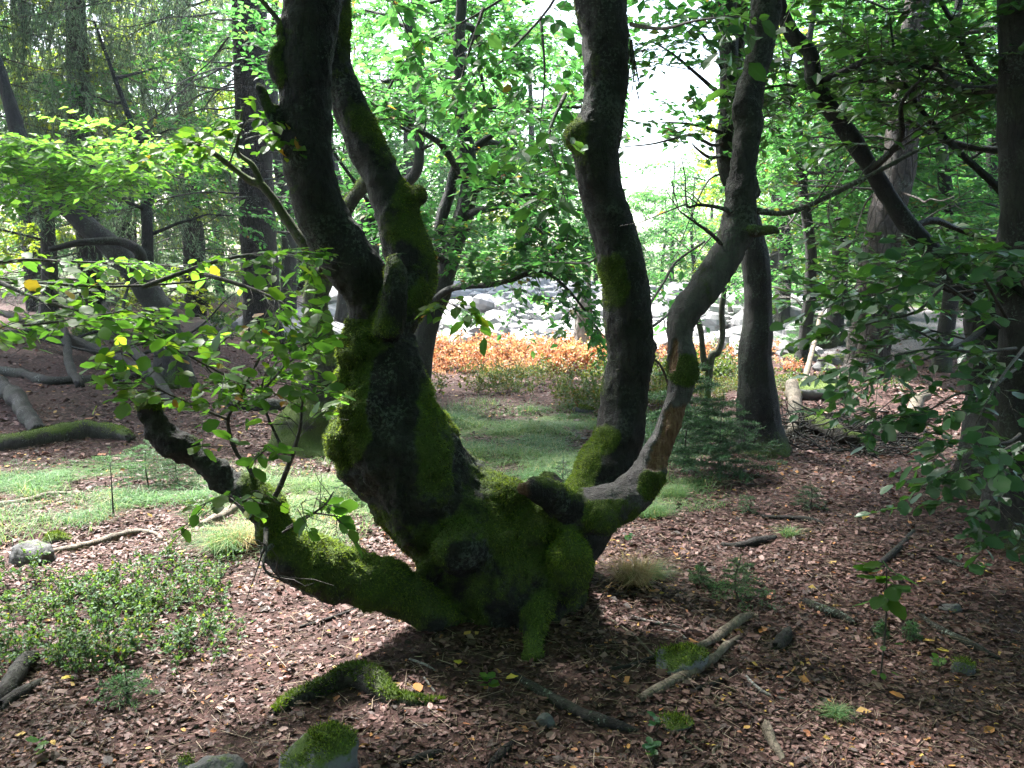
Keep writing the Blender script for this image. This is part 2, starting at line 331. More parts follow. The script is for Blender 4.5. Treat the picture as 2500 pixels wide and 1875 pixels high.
def stonemat(name, c0, c1, moss):
    t = NT(name); p = t.pos(); n1 = t.noise(7, p, 6, 0.65); n2 = t.noise(60, p, 4, 0.7)
    col = t.mix(n1, c0, c1); col = t.mix(t.math('MULTIPLY', n2, 0.35), col, tuple(x * 0.5 for x in c0))
    ran = t.n('ObjectInfo').outputs['Random']; col = t.mix(t.math('MULTIPLY', ran, 0.45), col, tuple(x * 0.55 for x in c0))
    nz = t.n('SeparateXYZ', {'Vector': t.n('NewGeometry').outputs['Normal']}).outputs['Z']
    mm = t.ramp(t.math('ADD', t.math('MULTIPLY', nz, moss), t.math('MULTIPLY_ADD', t.noise(9, p, 4, 0.6), 1.4, -0.7)), [(0.42, 0.0), (0.55, 1.0)])
    fn = t.noise(180, p, 3, 0.7); col = t.mix(mm, col, t.mix(fn, MOSS_LO, MOSS_HI))
    return t.done(t.princ(col, 0.85, t.bump(t.math('ADD', t.math('ADD', n1, n2), t.math('MULTIPLY', t.math('MULTIPLY', fn, mm), 1.5)), 0.7, 0.015), 0.3))
M['stone'] = stonemat('pale_stone', (0.24, 0.235, 0.24), (0.42, 0.41, 0.405), 0.05)
M['mossstone'] = stonemat('mossy_stone', (0.10, 0.10, 0.105), (0.22, 0.22, 0.23), 0.85)
M['greystone'] = stonemat('grey_stone', (0.070, 0.070, 0.070), (0.17, 0.168, 0.165), 0.45)
def groundmat():
    t = NT('forest_soil'); p = t.pos(); n1 = t.noise(40, p, 6, 0.7); v = t.n('TexVoronoi', {'Vector': p, 'Scale': 28.0}, feature='F1'); n3 = t.noise(1.6, p, 4, 0.6)
    cv = t.n('SeparateColor', {'Color': v.outputs['Color']}).outputs[0]
    col = t.ramp(t.math('MULTIPLY_ADD', cv, 0.6, t.math('MULTIPLY', n1, 0.4)), [(0.15, (0.016, 0.009, 0.008)), (0.45, (0.046, 0.023, 0.020)), (0.75, (0.090, 0.047, 0.041)), (0.92, (0.16, 0.10, 0.085))])
    col = t.mix(t.math('MULTIPLY', n3, 0.5), col, (0.045, 0.028, 0.022))
    g = t.ramp(t.math('ADD', t.attr('green'), t.math('MULTIPLY_ADD', t.noise(9, p, 5, 0.7), 0.9, -0.45)), [(0.42, 0.0), (0.62, 1.0)])
    col = t.mix(g, col, t.mix(n1, (0.035, 0.065, 0.020), (0.10, 0.135, 0.045)))
    s_ = t.attr('pale'); col = t.mix(s_, col, t.mix(n1, (0.06, 0.06, 0.06), (0.20, 0.19, 0.19)))  # boulder-field ground darkened to paint the shadow between the stones
    return t.done(t.princ(col, 0.9, t.bump(t.math('ADD', t.math('MULTIPLY', v.outputs['Distance'], 0.8), n1), 0.9, 0.03), 0.2))
M['ground'] = groundmat()

# ------------------------------------------------------------------ ground
def ell(x, y, cx, cy_, rx, ry): return np.clip(1.25 - ((x - cx) / rx) ** 2 - ((y - cy_) / ry) ** 2, 0, 1)
GRASS = [(0.15, 7.7, 1.5, 2.1, 1.0), (-2.7, 6.2, 2.0, 0.75, 0.9), (-1.25, 5.6, 0.8, 0.7, 0.8), (-1.4, 4.9, 0.5, 0.4, 0.7), (0.95, 6.0, 0.55, 0.6, 0.8), (-3.4, 5.2, 0.9, 0.5, 0.8), (1.5, 8.4, 0.7, 0.9, 0.7)]
def green(x, y):
    g = np.zeros(np.shape(x))
    for cx, cy_, rx, ry, k in GRASS: g = np.maximum(g, k * ell(x, y, cx, cy_, rx, ry))
    g = np.where(np.asarray(y) > 32, 1.0, g)
    return g * np.clip(0.85 + 1.6 * fbm(xy3(np.asarray(x) * 1.5, np.asarray(y) * 1.5), 4, 31), 0, 1)
def pale(x, y): return sstep(14.6, 16.0, y) * sstep(34, 30, y) * sstep(-6.5, -4.5, x) * sstep(13, 9, x)
def axis(lo, mid, hi, n, p=2.2):
    t = np.linspace(-1, 1, n); return np.where(t < 0, mid - (mid - lo) * np.abs(t) ** p, mid + (hi - mid) * np.abs(t) ** p)
gx = axis(-160, 0, 160, 240, 2.6); gy = axis(-60, 4.5, 320, 240, 2.8)
X, Y = np.meshgrid(gx, gy); V = xy3(X, Y, H(X, Y)).reshape(-1, 3); nx = len(gx)
i = (np.arange(len(gy) - 1)[:, None] * nx + np.arange(nx - 1)[None]).ravel()
gm = MB().add(V, np.stack([i, i + 1, i + nx + 1, i + nx], -1), green=green(V[:, 0], V[:, 1]), pale=pale(V[:, 0], V[:, 1]))
ground = bpy.data.objects.new('forest_floor', gm.mesh('forest_floor', M['ground'])); COL.objects.link(ground); ground['kind'] = 'structure'
ground['label'] = 'brown leaf-covered forest floor under the trees'

# ------------------------------------------------------------------ foliage generator (beech-like layered sprays)
def crown(polys, nb, bl, ntw, tl, nl, ls, seed, flat=0.35, droop=0.15, tmin=0.2, keep=None, up=0.10, spread=1.0, zv=0.22):
    """polys: list of bough point arrays. returns leaf arrays and twig tubes"""
    r = np.random.default_rng(seed); b0 = []; bd = []; bL = []
    for p in polys:
        q = catmull(p, 24); L = np.linalg.norm(np.diff(q, axis=0), axis=1).sum()
        n = max(3, int(nb * r.uniform(0.8, 1.2))); t = np.sort(r.uniform(tmin, 1.0, n)); t[-1] = 1.0
        f = t * 23; i = np.minimum(f.astype(int), 22); s = q[i] + (q[i + 1] - q[i]) * (f - i)[:, None]; T = norm(q[i + 1] - q[i])
        lat = norm(np.cross(T, A(0, 0, 1)) + 1e-6) * np.where(np.arange(n) % 2, 1, -1)[:, None]
        d = norm(T * r.uniform(0.35, 1.0, (n, 1)) + lat * r.uniform(0.4, 1.0, (n, 1)) * spread + A(0, 0, 1) * r.normal(up, zv, (n, 1))); d[-1] = T[-1]
        b0.append(s); bd.append(d); bL.append(bl * r.uniform(0.45, 1.15, n) * (1.0 - 0.35 * t))
    b0 = np.vstack(b0); bd = np.vstack(bd); bL = np.concatenate(bL); m = len(b0)
    wob = r.normal(0, 0.10, (m, 3)); wob[:, 2] -= droop * 0.6
    bp = lambda idx, t: b0[idx] + bd[idx] * (bL[idx] * t)[:, None] + wob[idx] * (bL[idx] * t * t)[:, None]
    k = 5; ts = np.linspace(0, 1, k); PB = np.stack([bp(np.arange(m), np.full(m, t)) for t in ts], 1)
    # twigs
    idx = np.repeat(np.arange(m), ntw); t = r.uniform(0.15, 1.0, len(idx)); s = bp(idx, t); T = norm(bd[idx] + 2 * wob[idx] * t[:, None])
    lat = norm(np.cross(T, A(0, 0, 1)) + 1e-6) * np.where(r.random(len(idx)) < 0.5, 1, -1)[:, None]
    td = norm(T * r.uniform(0.3, 1.0, (len(idx), 1)) + lat * r.uniform(0.3, 0.9, (len(idx), 1)) + A(0, 0, 1) * r.normal(0.0, zv * 1.1, (len(idx), 1)))
    tL = tl * r.uniform(0.5, 1.2, len(idx)); n2 = len(idx); g = -droop * r.uniform(0.3, 1.6, n2)
    tp = lambda q, t: s[q] + td[q] * (tL[q] * t)[:, None] + A(0, 0, 1) * (g[q] * tL[q] * t * t)[:, None]
    PT = np.stack([tp(np.arange(n2), np.full(n2, t)) for t in (0, 0.5, 1)], 1)
    # leaves
    li = np.repeat(np.arange(n2), nl); kk = np.tile(np.arange(nl), n2); lt = (kk + 0.6 + r.uniform(-0.3, 0.3, len(li))) / nl
    lp = tp(li, lt); T = norm(td[li] + A(0, 0, 1) * (2 * g[li] * lt)[:, None]); lat = norm(np.cross(T, A(0, 0, 1)) + 1e-6) * np.where(kk % 2, 1, -1)[:, None]
    ld = norm(T * 0.65 + lat * 0.75 + r.normal(0, 0.28, (len(li), 3)) - A(0, 0, 0.12)); ln = norm(A(0, 0, 1) + r.normal(0, flat, (len(li), 3)))
    sz = ls * np.clip(r.normal(1.0, 0.28, len(li)), 0.4, 1.6); tint = r.random(len(li))
    if keep is not None:
        o = keep(lp); lp, ld, ln, sz, tint = lp[o], ld[o], ln[o], sz[o], tint[o]
        o = keep(PT[:, 1]); PT = PT[o]; o = keep(PB[:, 2]) & keep(PB[:, 4]); PB = PB[o]; bL = bL[o]
    return dict(p=lp, d=ld, n=ln, s=sz, t=tint, PB=PB, PT=PT, bL=bL)
def cat(cs): return {k: np.concatenate([c[k] for c in cs]) for k in cs[0]}
def twigmesh(c, rb=0.010, rt=0.0022):
    mb = MB(); k = c['PB'].shape[1]
    if len(c['PB']): mb.add(*mtubes(c['PB'][:, ::2], (rb * np.clip(c['bL'], 0.3, 1.3))[:, None] * np.linspace(1, 0.25, k)[None, ::2], 3))
    if len(c['PT']): mb.add(*mtubes(c['PT'][:, [0, 2]], np.full((len(c['PT']), 2), rt) * A(1.2, 0.6), 3))
    return mb
def leafmesh(c, tpl=LEAF_LO, sel=None):
    s = np.arange(len(c['p'])) if sel is None else sel
    V, Fi = inst(*tpl, c['p'][s], c['d'][s], c['n'][s], c['s'][s]); return MB().add(V, Fi, tint=np.repeat(c['t'][s], len(tpl[0])))
LEAFME = {}
def leaf_objs(root, parent, c, sel, mat, key):
    """single leaves as objects sharing mesh data"""
    if key not in LEAFME:
        LEAFME[key] = []
        for q in range(8):
            v, f = leaf_hi(q); LEAFME[key].append(MB().add(v, f, tint=0.0).mesh('leaf', mat))
    off = np.array(root.location)
    for j in sel:
        x = norm(c['d'][j]); y = norm(np.cross(c['n'][j], x)); z = np.cross(x, y); s = c['s'][j]; p = c['p'][j] - off
        o = bpy.data.objects.new('leaf', LEAFME[key][j % 8]); COL.objects.link(o); o.parent = parent
        o.matrix_basis = Matrix(((x[0] * s, y[0] * s, z[0] * s, p[0]), (x[1] * s, y[1] * s, z[1] * s, p[1]), (x[2] * s, y[2] * s, z[2] * s, p[2]), (0, 0, 0, 1)))
def biggest(c, n):
    x, y, d = proj(c['p']); ok = (x > -20) & (x < 2520) & (y > -20) & (y < 1895) & (d > 0.5)
    sc_ = np.where(ok, c['s'] / d, 0); o = np.argsort(-sc_); return o[:n][sc_[o[:n]] > 0]

def pl(rows): 
    pts = np.array([P(a, b, d) for a, b, w_, d in rows]); rad = np.array([pxm(w_, p) / 2 for (a, b, w_, d), p in zip(rows, pts)]); return pts, rad * 1.05

# ------------------------------------------------------------------ the old many-stemmed beech
LIMBS = {
 'trunk': [(1295, 1600, 250, 3.66), (1285, 1510, 280, 3.66), (1256, 1425, 322, 3.66), (1185, 1330, 330, 3.66), (1105, 1255, 272, 3.64), (1052, 1200, 262, 3.62), (1012, 1150, 262, 3.60), (980, 1105, 268, 3.60), (960, 1050, 250, 3.60), (948, 1000, 218, 3.62), (938, 930, 205, 3.64), (926, 870, 182, 3.65), (917, 820, 150, 3.65), (922, 775, 120, 3.65)],
 'A': [(922, 790, 122, 3.65), (900, 712, 122, 3.62), (858, 648, 126, 3.58), (812, 575, 124, 3.55), (775, 490, 119, 3.52), (754, 400, 120, 3.50), (748, 310, 122, 3.50), (744, 220, 120, 3.50), (752, 120, 121, 3.50), (763, 0, 139, 3.50), (772, -150, 130, 3.5), (790, -320, 118, 3.52)],
 'B': [(935, 815, 105, 3.70), (985, 745, 105, 3.74), (1006, 680, 112, 3.78), (998, 620, 116, 3.80), (975, 545, 106, 3.83), (945, 465, 91, 3.86), (915, 400, 86, 3.88), (878, 325, 86, 3.90), (850, 250, 86, 3.92), (826, 190, 82, 3.94), (812, 120, 78, 3.96), (814, 0, 76, 4.0), (835, -200, 72, 4.05)],
 'M': [(1330, 1430, 150, 3.85), (1400, 1310, 150, 3.95), (1462, 1200, 142, 4.05), (1484, 1140, 138, 4.08), (1500, 1100, 122, 4.10), (1511, 1062, 114, 4.10), (1525, 966, 107, 4.12), (1535, 900, 107, 4.12), (1538, 860, 112, 4.12), (1535, 800, 110, 4.12), (1533, 750, 113, 4.12), (1526, 696, 109, 4.12), (1513, 632, 106, 4.12), (1500, 578, 101, 4.12), (1477, 500, 100, 4.12), (1458, 424, 101, 4.12), (1455, 345, 112, 4.12), (1474, 260, 103, 4.12), (1478, 190, 102, 4.12), (1475, 80, 110, 4.12), (1464, 0, 116, 4.12), (1450, -150, 112, 4.1), (1445, -320, 106, 4.1)],
 'R': [(1240, 1300, 140, 3.66), (1300, 1262, 125, 3.56), (1360, 1254, 112, 3.52), (1438, 1250, 106, 3.52), (1508, 1226, 100, 3.54), (1560, 1186, 92, 3.56), (1591, 1140, 75, 3.58), (1606, 1101, 67, 3.60), (1627, 1063, 64, 3.62), (1648, 1005, 62, 3.64), (1661, 947, 61, 3.66), (1666, 905, 69, 3.68), (1664, 868, 66, 3.70), (1660, 830, 63, 3.72), (1661, 792, 71, 3.73), (1678, 757, 76, 3.74), (1702, 727, 76, 3.76), (1728, 692, 76, 3.78), (1754, 655, 78, 3.80), (1778, 615, 80, 3.82), (1795, 570, 80, 3.84), (1802, 535, 76, 3.84), (1808, 490, 72, 3.85), (1811, 460, 72, 3.85), (1815, 390, 58, 3.86), (1826, 310, 60, 3.88), (1822, 265, 64, 3.88), (1838, 193, 60, 3.9), (1858, 116, 62, 3.92), (1870, 0, 72, 3.94), (1885, -160, 66, 3.96), (1900, -320, 60, 4.0)],
 'L': [(1190, 1510, 90, 3.58), (1120, 1505, 84, 3.50), (1040, 1484, 88, 3.42), (955, 1443, 112, 3.38), (862, 1408, 121, 3.32), (775, 1384, 124, 3.28), (708, 1345, 112, 3.24), (676, 1300, 92, 3.24), (656, 1252, 86, 3.24), (606, 1215, 70, 3.24), (558, 1184, 63, 3.24), (520, 1146, 62, 3.24), (466, 1106, 66, 3.24), (414, 1078, 66, 3.22), (380, 1040, 64, 3.22), (367, 998, 60, 3.22), (368, 976, 54, 3.22)],
 'snag': [(945, 820, 70, 3.52), (958, 760, 66, 3.50), (966, 700, 60, 3.50), (966, 660, 52, 3.50), (958, 632, 26, 3.50), (974, 620, 11, 3.50), (996, 617, 4, 3.50)],
 'stub': [(1385, 1240, 80, 3.46), (1350, 1215, 72, 3.40), (1310, 1196, 60, 3.34), (1275, 1192, 46, 3.30), (1262, 1194, 36, 3.29)],
 'knobR': [(1380, 1440, 90, 3.50), (1392, 1375, 96, 3.42), (1402, 1325, 76, 3.40), (1410, 1312, 40, 3.40)],
 'tongue': [(1330, 1420, 90, 3.50), (1312, 1500, 70, 3.38), (1303, 1560, 58, 3.30), (1298, 1612, 44, 3.20)],
 'stubA': [(735, 400, 60, 3.50), (695, 345, 36, 3.46), (668, 295, 32, 3.44), (648, 245, 30, 3.44), (630, 210, 22, 3.44), (622, 198, 8, 3.44)],
 'burlA': [(740, 235, 80, 3.50), (700, 195, 54, 3.46), (672, 160, 42, 3.44), (672, 132, 30, 3.44), (690, 110, 22, 3.44), (684, 60, 15, 3.44), (655, 20, 12, 3.44), (630, -10, 11, 3.44), (590, -60, 9, 3.44)],
 'deadA': [(800, 660, 60, 3.66), (771, 628, 34, 3.70), (714, 556, 26, 3.72), (664, 482, 23, 3.72), (636, 450, 20, 3.72), (602, 436, 17, 3.72), (528, 378, 13, 3.70), (451, 334, 9, 3.66)],
 'deadB': [(640, 455, 17, 3.72), (617, 405, 14, 3.72), (580, 370, 10, 3.72), (584, 320, 8, 3.72), (592, 260, 5, 3.72)],
 'spurR': [(1815, 560, 40, 3.80), (1850, 565, 26, 3.78), (1885, 562, 20, 3.76), (1902, 566, 10, 3.76)],
}
BLOBS = [(905, 1120, 3.58, 84), (868, 1040, 3.60, 66), (1120, 1338, 3.36, 66), (1060, 1390, 3.5, 40), (845, 1078, 3.55, 58), (818, 1075, 3.55, 34), (885, 860, 3.58, 62), (872, 930, 3.60, 60), (958, 1244, 3.70, 20), (985, 1235, 3.70, 24),
         (1410, 330, 4.10, 34), (1200, 1230, 3.60, 70), (1250, 1215, 3.50, 40), (1290, 1290, 3.50, 62), (1385, 1460, 3.60, 56), (1330, 1530, 3.58, 92), (1838, 470, 3.86, 22), (1595, 845, 4.12, 12),
         (1060, 1200, 3.50, 90), (1140, 1250, 3.52, 80), (1020, 480, 3.85, 26), (1345, 1180, 3.44, 22), (1470, 1265, 3.46, 40), (1545, 1215, 3.5, 38), (1800, 262, 3.86, 14), (900, 1000, 3.5, 70)]
THIN = ('deadA', 'deadB', 'burlT', 'spurR')
LIMBS['burlT'] = LIMBS['burlA'][4:]; LIMBS['burlA'] = LIMBS['burlA'][:6]
main = thing('beech_tree', 'gnarled old beech with several curved stems rising from one mossy base', 'tree', gp(1285, 1560))
mb = MB()
SK = {}
for k, rows in LIMBS.items():
    if k in THIN: continue
    p, r_ = pl(rows); SK[k] = (p, r_); mb.add(*tube(p, r_, seg=16 if r_.max() < 0.1 else 28, n=len(p) * 7, amp=0.0))
def ball(c, r_, n=14):
    u, v = np.meshgrid(np.linspace(0, 2 * math.pi, n, endpoint=False), np.linspace(0, math.pi, n // 2 + 2)[1:-1]); q = np.stack([np.cos(u) * np.sin(v), np.sin(u) * np.sin(v), np.cos(v)], -1).reshape(-1, 3)
    m = n // 2; i = (np.arange(m - 1)[:, None] * n + np.arange(n)[None]).ravel(); j = (np.arange(m - 1)[:, None] * n + (np.arange(n)[None] + 1) % n).ravel()
    V = np.vstack([q, [0, 0, 1], [0, 0, -1]]); a = np.arange(n); b = (a + 1) % n
    return np.asarray(c) + V * r_, [np.stack([i, i + n, j + n, j], -1), np.stack([np.full(n, m * n), a, b], -1), np.stack([np.full(n, m * n + 1), (m - 1) * n + b, (m - 1) * n + a], -1)]
BSK = []
for a, b, d, rpx in BLOBS:
    c = P(a, b, d); rr = pxm(rpx, c); BSK.append((c, rr)); mb.add(*ball(c, rr))
tmp = bpy.data.objects.new('tmp', mb.mesh('tmp', M['beech'])); COL.objects.link(tmp)
md = tmp.modifiers.new('r', 'REMESH'); md.mode = 'VOXEL'; md.voxel_size = 0.0125; md.use_smooth_shade = True
ms = tmp.modifiers.new('s', 'SMOOTH'); ms.factor = 0.5; ms.iterations = 9
dg = bpy.context.evaluated_depsgraph_get(); me = bpy.data.meshes.new_from_object(tmp.evaluated_get(dg))
bpy.data.objects.remove(tmp)
nv = len(me.vertices); V = np.zeros(nv * 3); me.vertices.foreach_get('co', V); V = V.reshape(-1, 3)
NN = np.zeros(nv * 3); me.vertices.foreach_get('normal', NN); NN = NN.reshape(-1, 3)
lv = np.zeros(len(me.loops), int); me.loops.foreach_get('vertex_index', lv)
lt_ = np.zeros(len(me.polygons), int); me.polygons.foreach_get('loop_total', lt_); Fq = lv.reshape(-1, 4) if (lt_ == 4).all() else None
bpy.data.meshes.remove(me)
# which limb does every vertex belong to
best = np.full(nv, 1e9); lab = np.zeros(nv, int); names = [k for k in LIMBS if k not in THIN]
for q, k in enumerate(names):
    s = catmull(np.hstack([SK[k][0], SK[k][1][:, None]]), len(SK[k][0]) * 4)
    for row in s:
        d = np.linalg.norm(V - row[:3], axis=1) - row[3]; o = d < best; best[o] = d[o]; lab[o] = q
bmask = np.zeros(nv, bool)
for c, rr in BSK:
    if c[2] < 1.15 and c[1] < 3.75: bmask |= (np.linalg.norm(V - c, axis=1) - rr < best + 0.005) & (np.linalg.norm(V - c, axis=1) < rr * 1.15) & (lab != names.index('R'))
lab[bmask & (lab != names.index('L')) & (lab != names.index('M'))] = 0
px, py, _ = proj(V)
L = lambda k: lab == names.index(k)
def E(cx, cy_, rx, ry): return np.clip(1.6 - 1.3 * (((px - cx) / rx) ** 2 + ((py - cy_) / ry) ** 2), 0, 1)
nse = fbm(V * 7, 4, 3); up = NN[:, 2]; leftness = -NN[:, 0] * 0.7 + NN[:, 1] * 0.3
moss = np.zeros(nv)
moss[L('trunk')] = (0.36 + 0.40 * up + 0.35 * leftness + 0.30 * sstep(1120, 1260, py))[L('trunk')]
moss += L('trunk') * (0.6 * E(850, 900, 60, 170) + 0.8 * E(835, 1060, 70, 80) + 0.5 * E(1060, 1050, 60, 150) - 0.45 * E(960, 1030, 80, 170) - 0.35 * E(925, 1170, 60, 90) - 0.45 * E(1125, 1358, 40, 42) + 0.3 * E(1060, 900, 60, 140))
moss[L('L')] = (0.55 + 0.5 * up + 0.3 * sstep(640, 720, px))[L('L')]; moss -= L('L') * 0.75 * sstep(640, 560, px) * (py > 1000)
moss += L('L') * 0.6 * (py < 1000)
for k in ('knobR', 'tongue'): moss[L(k)] = 0.75 + 0.2 * up[L(k)]
moss[L('stub')] = 0.45 + 0.6 * up[L('stub')] - 0.9 * sstep(1330, 1290, px[L('stub')])
moss[L('M')] = (0.05 + 0.25 * leftness)[L('M')]
moss += L('M') * (0.6 * E(1500, 690, 45, 75) + 0.7 * E(1480, 1070, 40, 40) + 0.95 * E(1425, 1150, 45, 70) + 0.5 * E(1400, 330, 40, 50) + 0.3 * E(1520, 640, 30, 40))
Rm = L('R'); moss[Rm] = (0.75 * sstep(1470, 1420, px) + 0.25 * up)[Rm]
moss += Rm * (0.75 * E(1668, 905, 50, 48) + 0.65 * E(1500, 1262, 80, 60) + 0.75 * E(1592, 1185, 40, 46)) - Rm * 0.5 * E(1480, 1200, 60, 22)
moss[L('A')] = (-0.05 + 0.35 * leftness + 0.25 * up + 0.25 * sstep(520, 680, py))[L('A')]
moss[L('B')] = (0.15 + 0.3 * NN[:, 0] + 0.25 * up + 0.2 * sstep(380, 600, py))[L('B')]
for k in ('snag', 'stubA', 'burlA'): moss[L(k)] = 0.35 + 0.35 * up[L(k)]
moss = moss + 0.75 * nse + 0.3 * fbm(V * 22, 3, 15)
# stripped wood on the right-hand stem, sunk below the bark edge
left_edge = np.interp(py, [985, 1005, 1063, 1101, 1145, 1165], [1632, 1627, 1608, 1586, 1574, 1574]) + 9 * fbm(V * 30, 2, 9)
bare = Rm * sstep(984, 992, py + 14 * fbm(V * 22, 2, 5)) * sstep(1152, 1140, py + 16 * fbm(V * 22, 2, 6)) * (px > left_edge)
bare = np.maximum(bare, Rm * (np.abs(px - np.interp(py, [830, 900], [1650, 1640])) < np.interp(py, [826, 850, 900, 915], [5, 9, 8, 0]) + 3 * fbm(V * 40, 2, 5)) * (py > 830) * (py < 912) * (NN[:, 1] < 0))
bare = np.maximum(bare, 0.75 * L('stub') * sstep(1296, 1280, px + 14 * fbm(V * 30, 2, 9)) * (py < 1235))
moss = np.where(bare > 0.3, 0, moss); moss = np.clip(moss, 0, 1)
grey = np.clip(Rm * (sstep(520, 640, py + 40 * nse) * sstep(1262, 1225, py + 10 * nse) * 1.0 + 0.25) + 0.10 * L('M') + 0.15 * L('L') * (px < 620), 0, 1)  # grey bark; curved stem's shaded top and straight stem's glow go into colour
amp = np.where(L('trunk') | L('L') | L('knobR') | L('tongue'), 1.0, 0.45)
for k in ('stubA', 'burlA', 'snag'): amp[L(k)] = 0.35
V2 = V + NN * (amp * (0.034 * fbm(V * 7, 3, 1) + 0.022 * fbm(V * 24, 3, 2)) + 0.006 * fbm(V * A(60, 60, 60), 2, 4) + 0.007 * np.clip(moss, 0, 1) * (0.6 + 0.8 * vnoise(V * 45, 8)) - 0.012 * bare)[:, None]
ridge = np.clip(1 - np.abs(vnoise(V * A(9, 9, 2.2), 21)) * 3.0, 0, 1)
V2 -= NN * (0.008 * ridge * (L('trunk') | L('B')) * (1 - np.clip(moss, 0, 1)))[:, None]
# vertex normals of the final surface
def vnorm(Vv, Ff):
    fn = np.cross(Vv[Ff[:, 2]] - Vv[Ff[:, 0]], Vv[Ff[:, 3]] - Vv[Ff[:, 1]]); N_ = np.zeros_like(Vv)
    for c in range(4): np.add.at(N_, Ff[:, c], fn)
    return norm(N_)
N2 = vnorm(V2, Fq)
PARTN = {'trunk': 'trunk', 'A': 'stem', 'B': 'stem', 'M': 'stem', 'R': 'stem', 'L': 'low_limb', 'snag': 'broken_snag', 'stub': 'broken_stub', 'knobR': 'burr', 'tongue': 'root', 'stubA': 'dead_stub', 'burlA': 'dead_branch', 'deadA': 'dead_branch', 'deadB': 'dead_branch', 'spurR': 'dead_stub'}
PLAB = {'A': 'dark smooth stem leaning off the mossy trunk', 'M': 'straight dark stem with mossy foot', 'R': 'curved grey stem with stripped orange wood', 'L': 'thick mossy limb lying just above the ground'}
flab = lab[Fq[:, 0]]; mp = {}
for q, k in enumerate(names):
    f = Fq[flab == q]
    if not len(f): continue
    u, inv = np.unique(f, return_inverse=True); m_ = MB().add(V2[u], inv.reshape(-1, 4), moss=moss[u], bare=bare[u].astype(float), grey=grey[u])
    o = part(main, PARTN[k], m_, M['beech'], label=PLAB.get(k)); mp[k] = o
    try: o.data.normals_split_custom_set_from_vertices([tuple(x) for x in N2[u]])
    except Exception: pass
for k in THIN:
    p, r_ = pl(LIMBS[k]); part(main, 'dead_stub' if k == 'spurR' else 'dead_branch', MB().add(*tube(p, r_, seg=9, n=len(p) * 6, amp=0.18, freq=14, seed=3), moss=0.42), M['twig'])
# moss fronds standing off the surface
tri = Fq; ctr = V2[tri].mean(1); ar = 0.5 * np.linalg.norm(np.cross(V2[tri[:, 2]] - V2[tri[:, 0]], V2[tri[:, 3]] - V2[tri[:, 1]]), axis=1)
mf = moss[tri].mean(1); wgt = ar * np.clip((mf - 0.26) * 1.5, 0, 1) ** 1.6; nm = 130000
pick = R.choice(len(tri), nm, p=wgt / wgt.sum()); uu = R.dirichlet((1, 1, 1, 1), nm)
mpos = (V2[tri[pick]] * uu[..., None]).sum(1); mn = N2[tri[pick]].mean(1)
md_ = norm(mn + R.normal(0, 0.55, (nm, 3)) + A(0, 0, -0.35)); ml = R.uniform(0.005, 0.013, nm) * np.clip(0.5 + mf[pick], 0.5, 1.3)
wv = norm(np.cross(md_, rdir(nm))) * (ml * 0.13)[:, None]; tipd = norm(md_ + A(0, 0, -0.4) + R.normal(0, 0.2, (nm, 3)))
MV = np.stack([mpos - wv - mn * 0.002, mpos + wv - mn * 0.002, mpos + tipd * ml[:, None]], 1)
mtint = np.clip(0.5 + 0.35 * fbm(mpos * 5, 3, 41) * 2 + R.normal(0, 0.15, nm), 0.0, 0.99)
ml_ = flab[pick]
for q, k in enumerate(names):
    s = ml_ == q
    if s.sum() > 400 and k in mp: part(main, 'moss', MB().add(MV[s].reshape(-1, 3), np.arange(s.sum() * 3).reshape(-1, 3), tint=np.repeat(mtint[s], 3)), M['moss'], smooth=False, kind='stuff', parent=mp[k])

# ------------------------------------------------------------------ foliage of the old beech
def wander(p0, d, L, n, r, curl=0.25, sag=0.0):
    pts = [np.asarray(p0, float)]; d = norm(np.asarray(d, float))
    for q in range(n):
        d = norm(d + r.normal(0, curl, 3) + A(0, 0, -sag)); pts.append(pts[-1] + d * L / n)
    return np.array(pts)
def auto_boughs(stem, n, z0, z1, L, seed, az0=0.0, az1=6.2832, pit=(0.0, 0.5), sag=0.03):
    r = np.random.default_rng(seed); s = catmull(stem, 60); out = []
    for q in range(n):
        z = z0 + (z1 - z0) * (q + r.uniform(0, 1)) / n; j = int(np.argmin(np.abs(s[:, 2] - z))); az = az0 + (az1 - az0) * ((q * 0.618 + r.uniform(0, 0.15)) % 1); pt = r.uniform(*pit)
        out.append(wander(s[j], A(math.cos(az) * math.cos(pt), math.sin(az) * math.cos(pt), math.sin(pt)), L * r.uniform(0.65, 1.15) * (1 - 0.35 * (z - z0) / max(z1 - z0, 0.1)), 6, r, 0.2, sag))
    return out
def high(p): return p[:, 2] > 1.62 + 0.34 * np.clip(p[:, 1], 0.4, 9) + 0.12
def shade_ok(p):                       # gaps in the canopy: no leaf whose shadow would fall on the bright patch of litter and grass
    g = p[:, :2] - np.array([SUN.x, SUN.y])[None] / SUN.z * p[:, 2:3]; nz = 0.5 * fbm(xy3(g[:, 0] * 1.2, g[:, 1] * 1.2), 3, 91)
    rim = ((g[:, 0] + 0.25) / 0.75) ** 2 + ((g[:, 1] - 3.1) / 0.7) ** 2 + nz > 1.0
    rim |= (_h(np.floor(g[:, 0] * 4), np.floor(g[:, 1] * 4), np.floor(p[:, 2] * 3), 4) > 0.8)
    rim &= ((((g[:, 0] + 0.75) / 0.85) ** 2 + ((g[:, 1] - 2.45) / 0.40) ** 2 + nz > 1.0) | (_h(np.floor(g[:, 0] * 5), np.floor(g[:, 1] * 5), np.floor(p[:, 2] * 3), 6) > 0.25))
    return rim & (((g[:, 0] + 1.6) / 1.3) ** 2 + ((g[:, 1] - 5.2) / 1.0) ** 2 + nz > 1.0) & (((g[:, 0] - 0.2) / 1.5) ** 2 + ((g[:, 1] - 8.2) / 2.0) ** 2 + nz > 1.0)
pb_ = lambda *pts: np.array([P(*q) for q in pts])
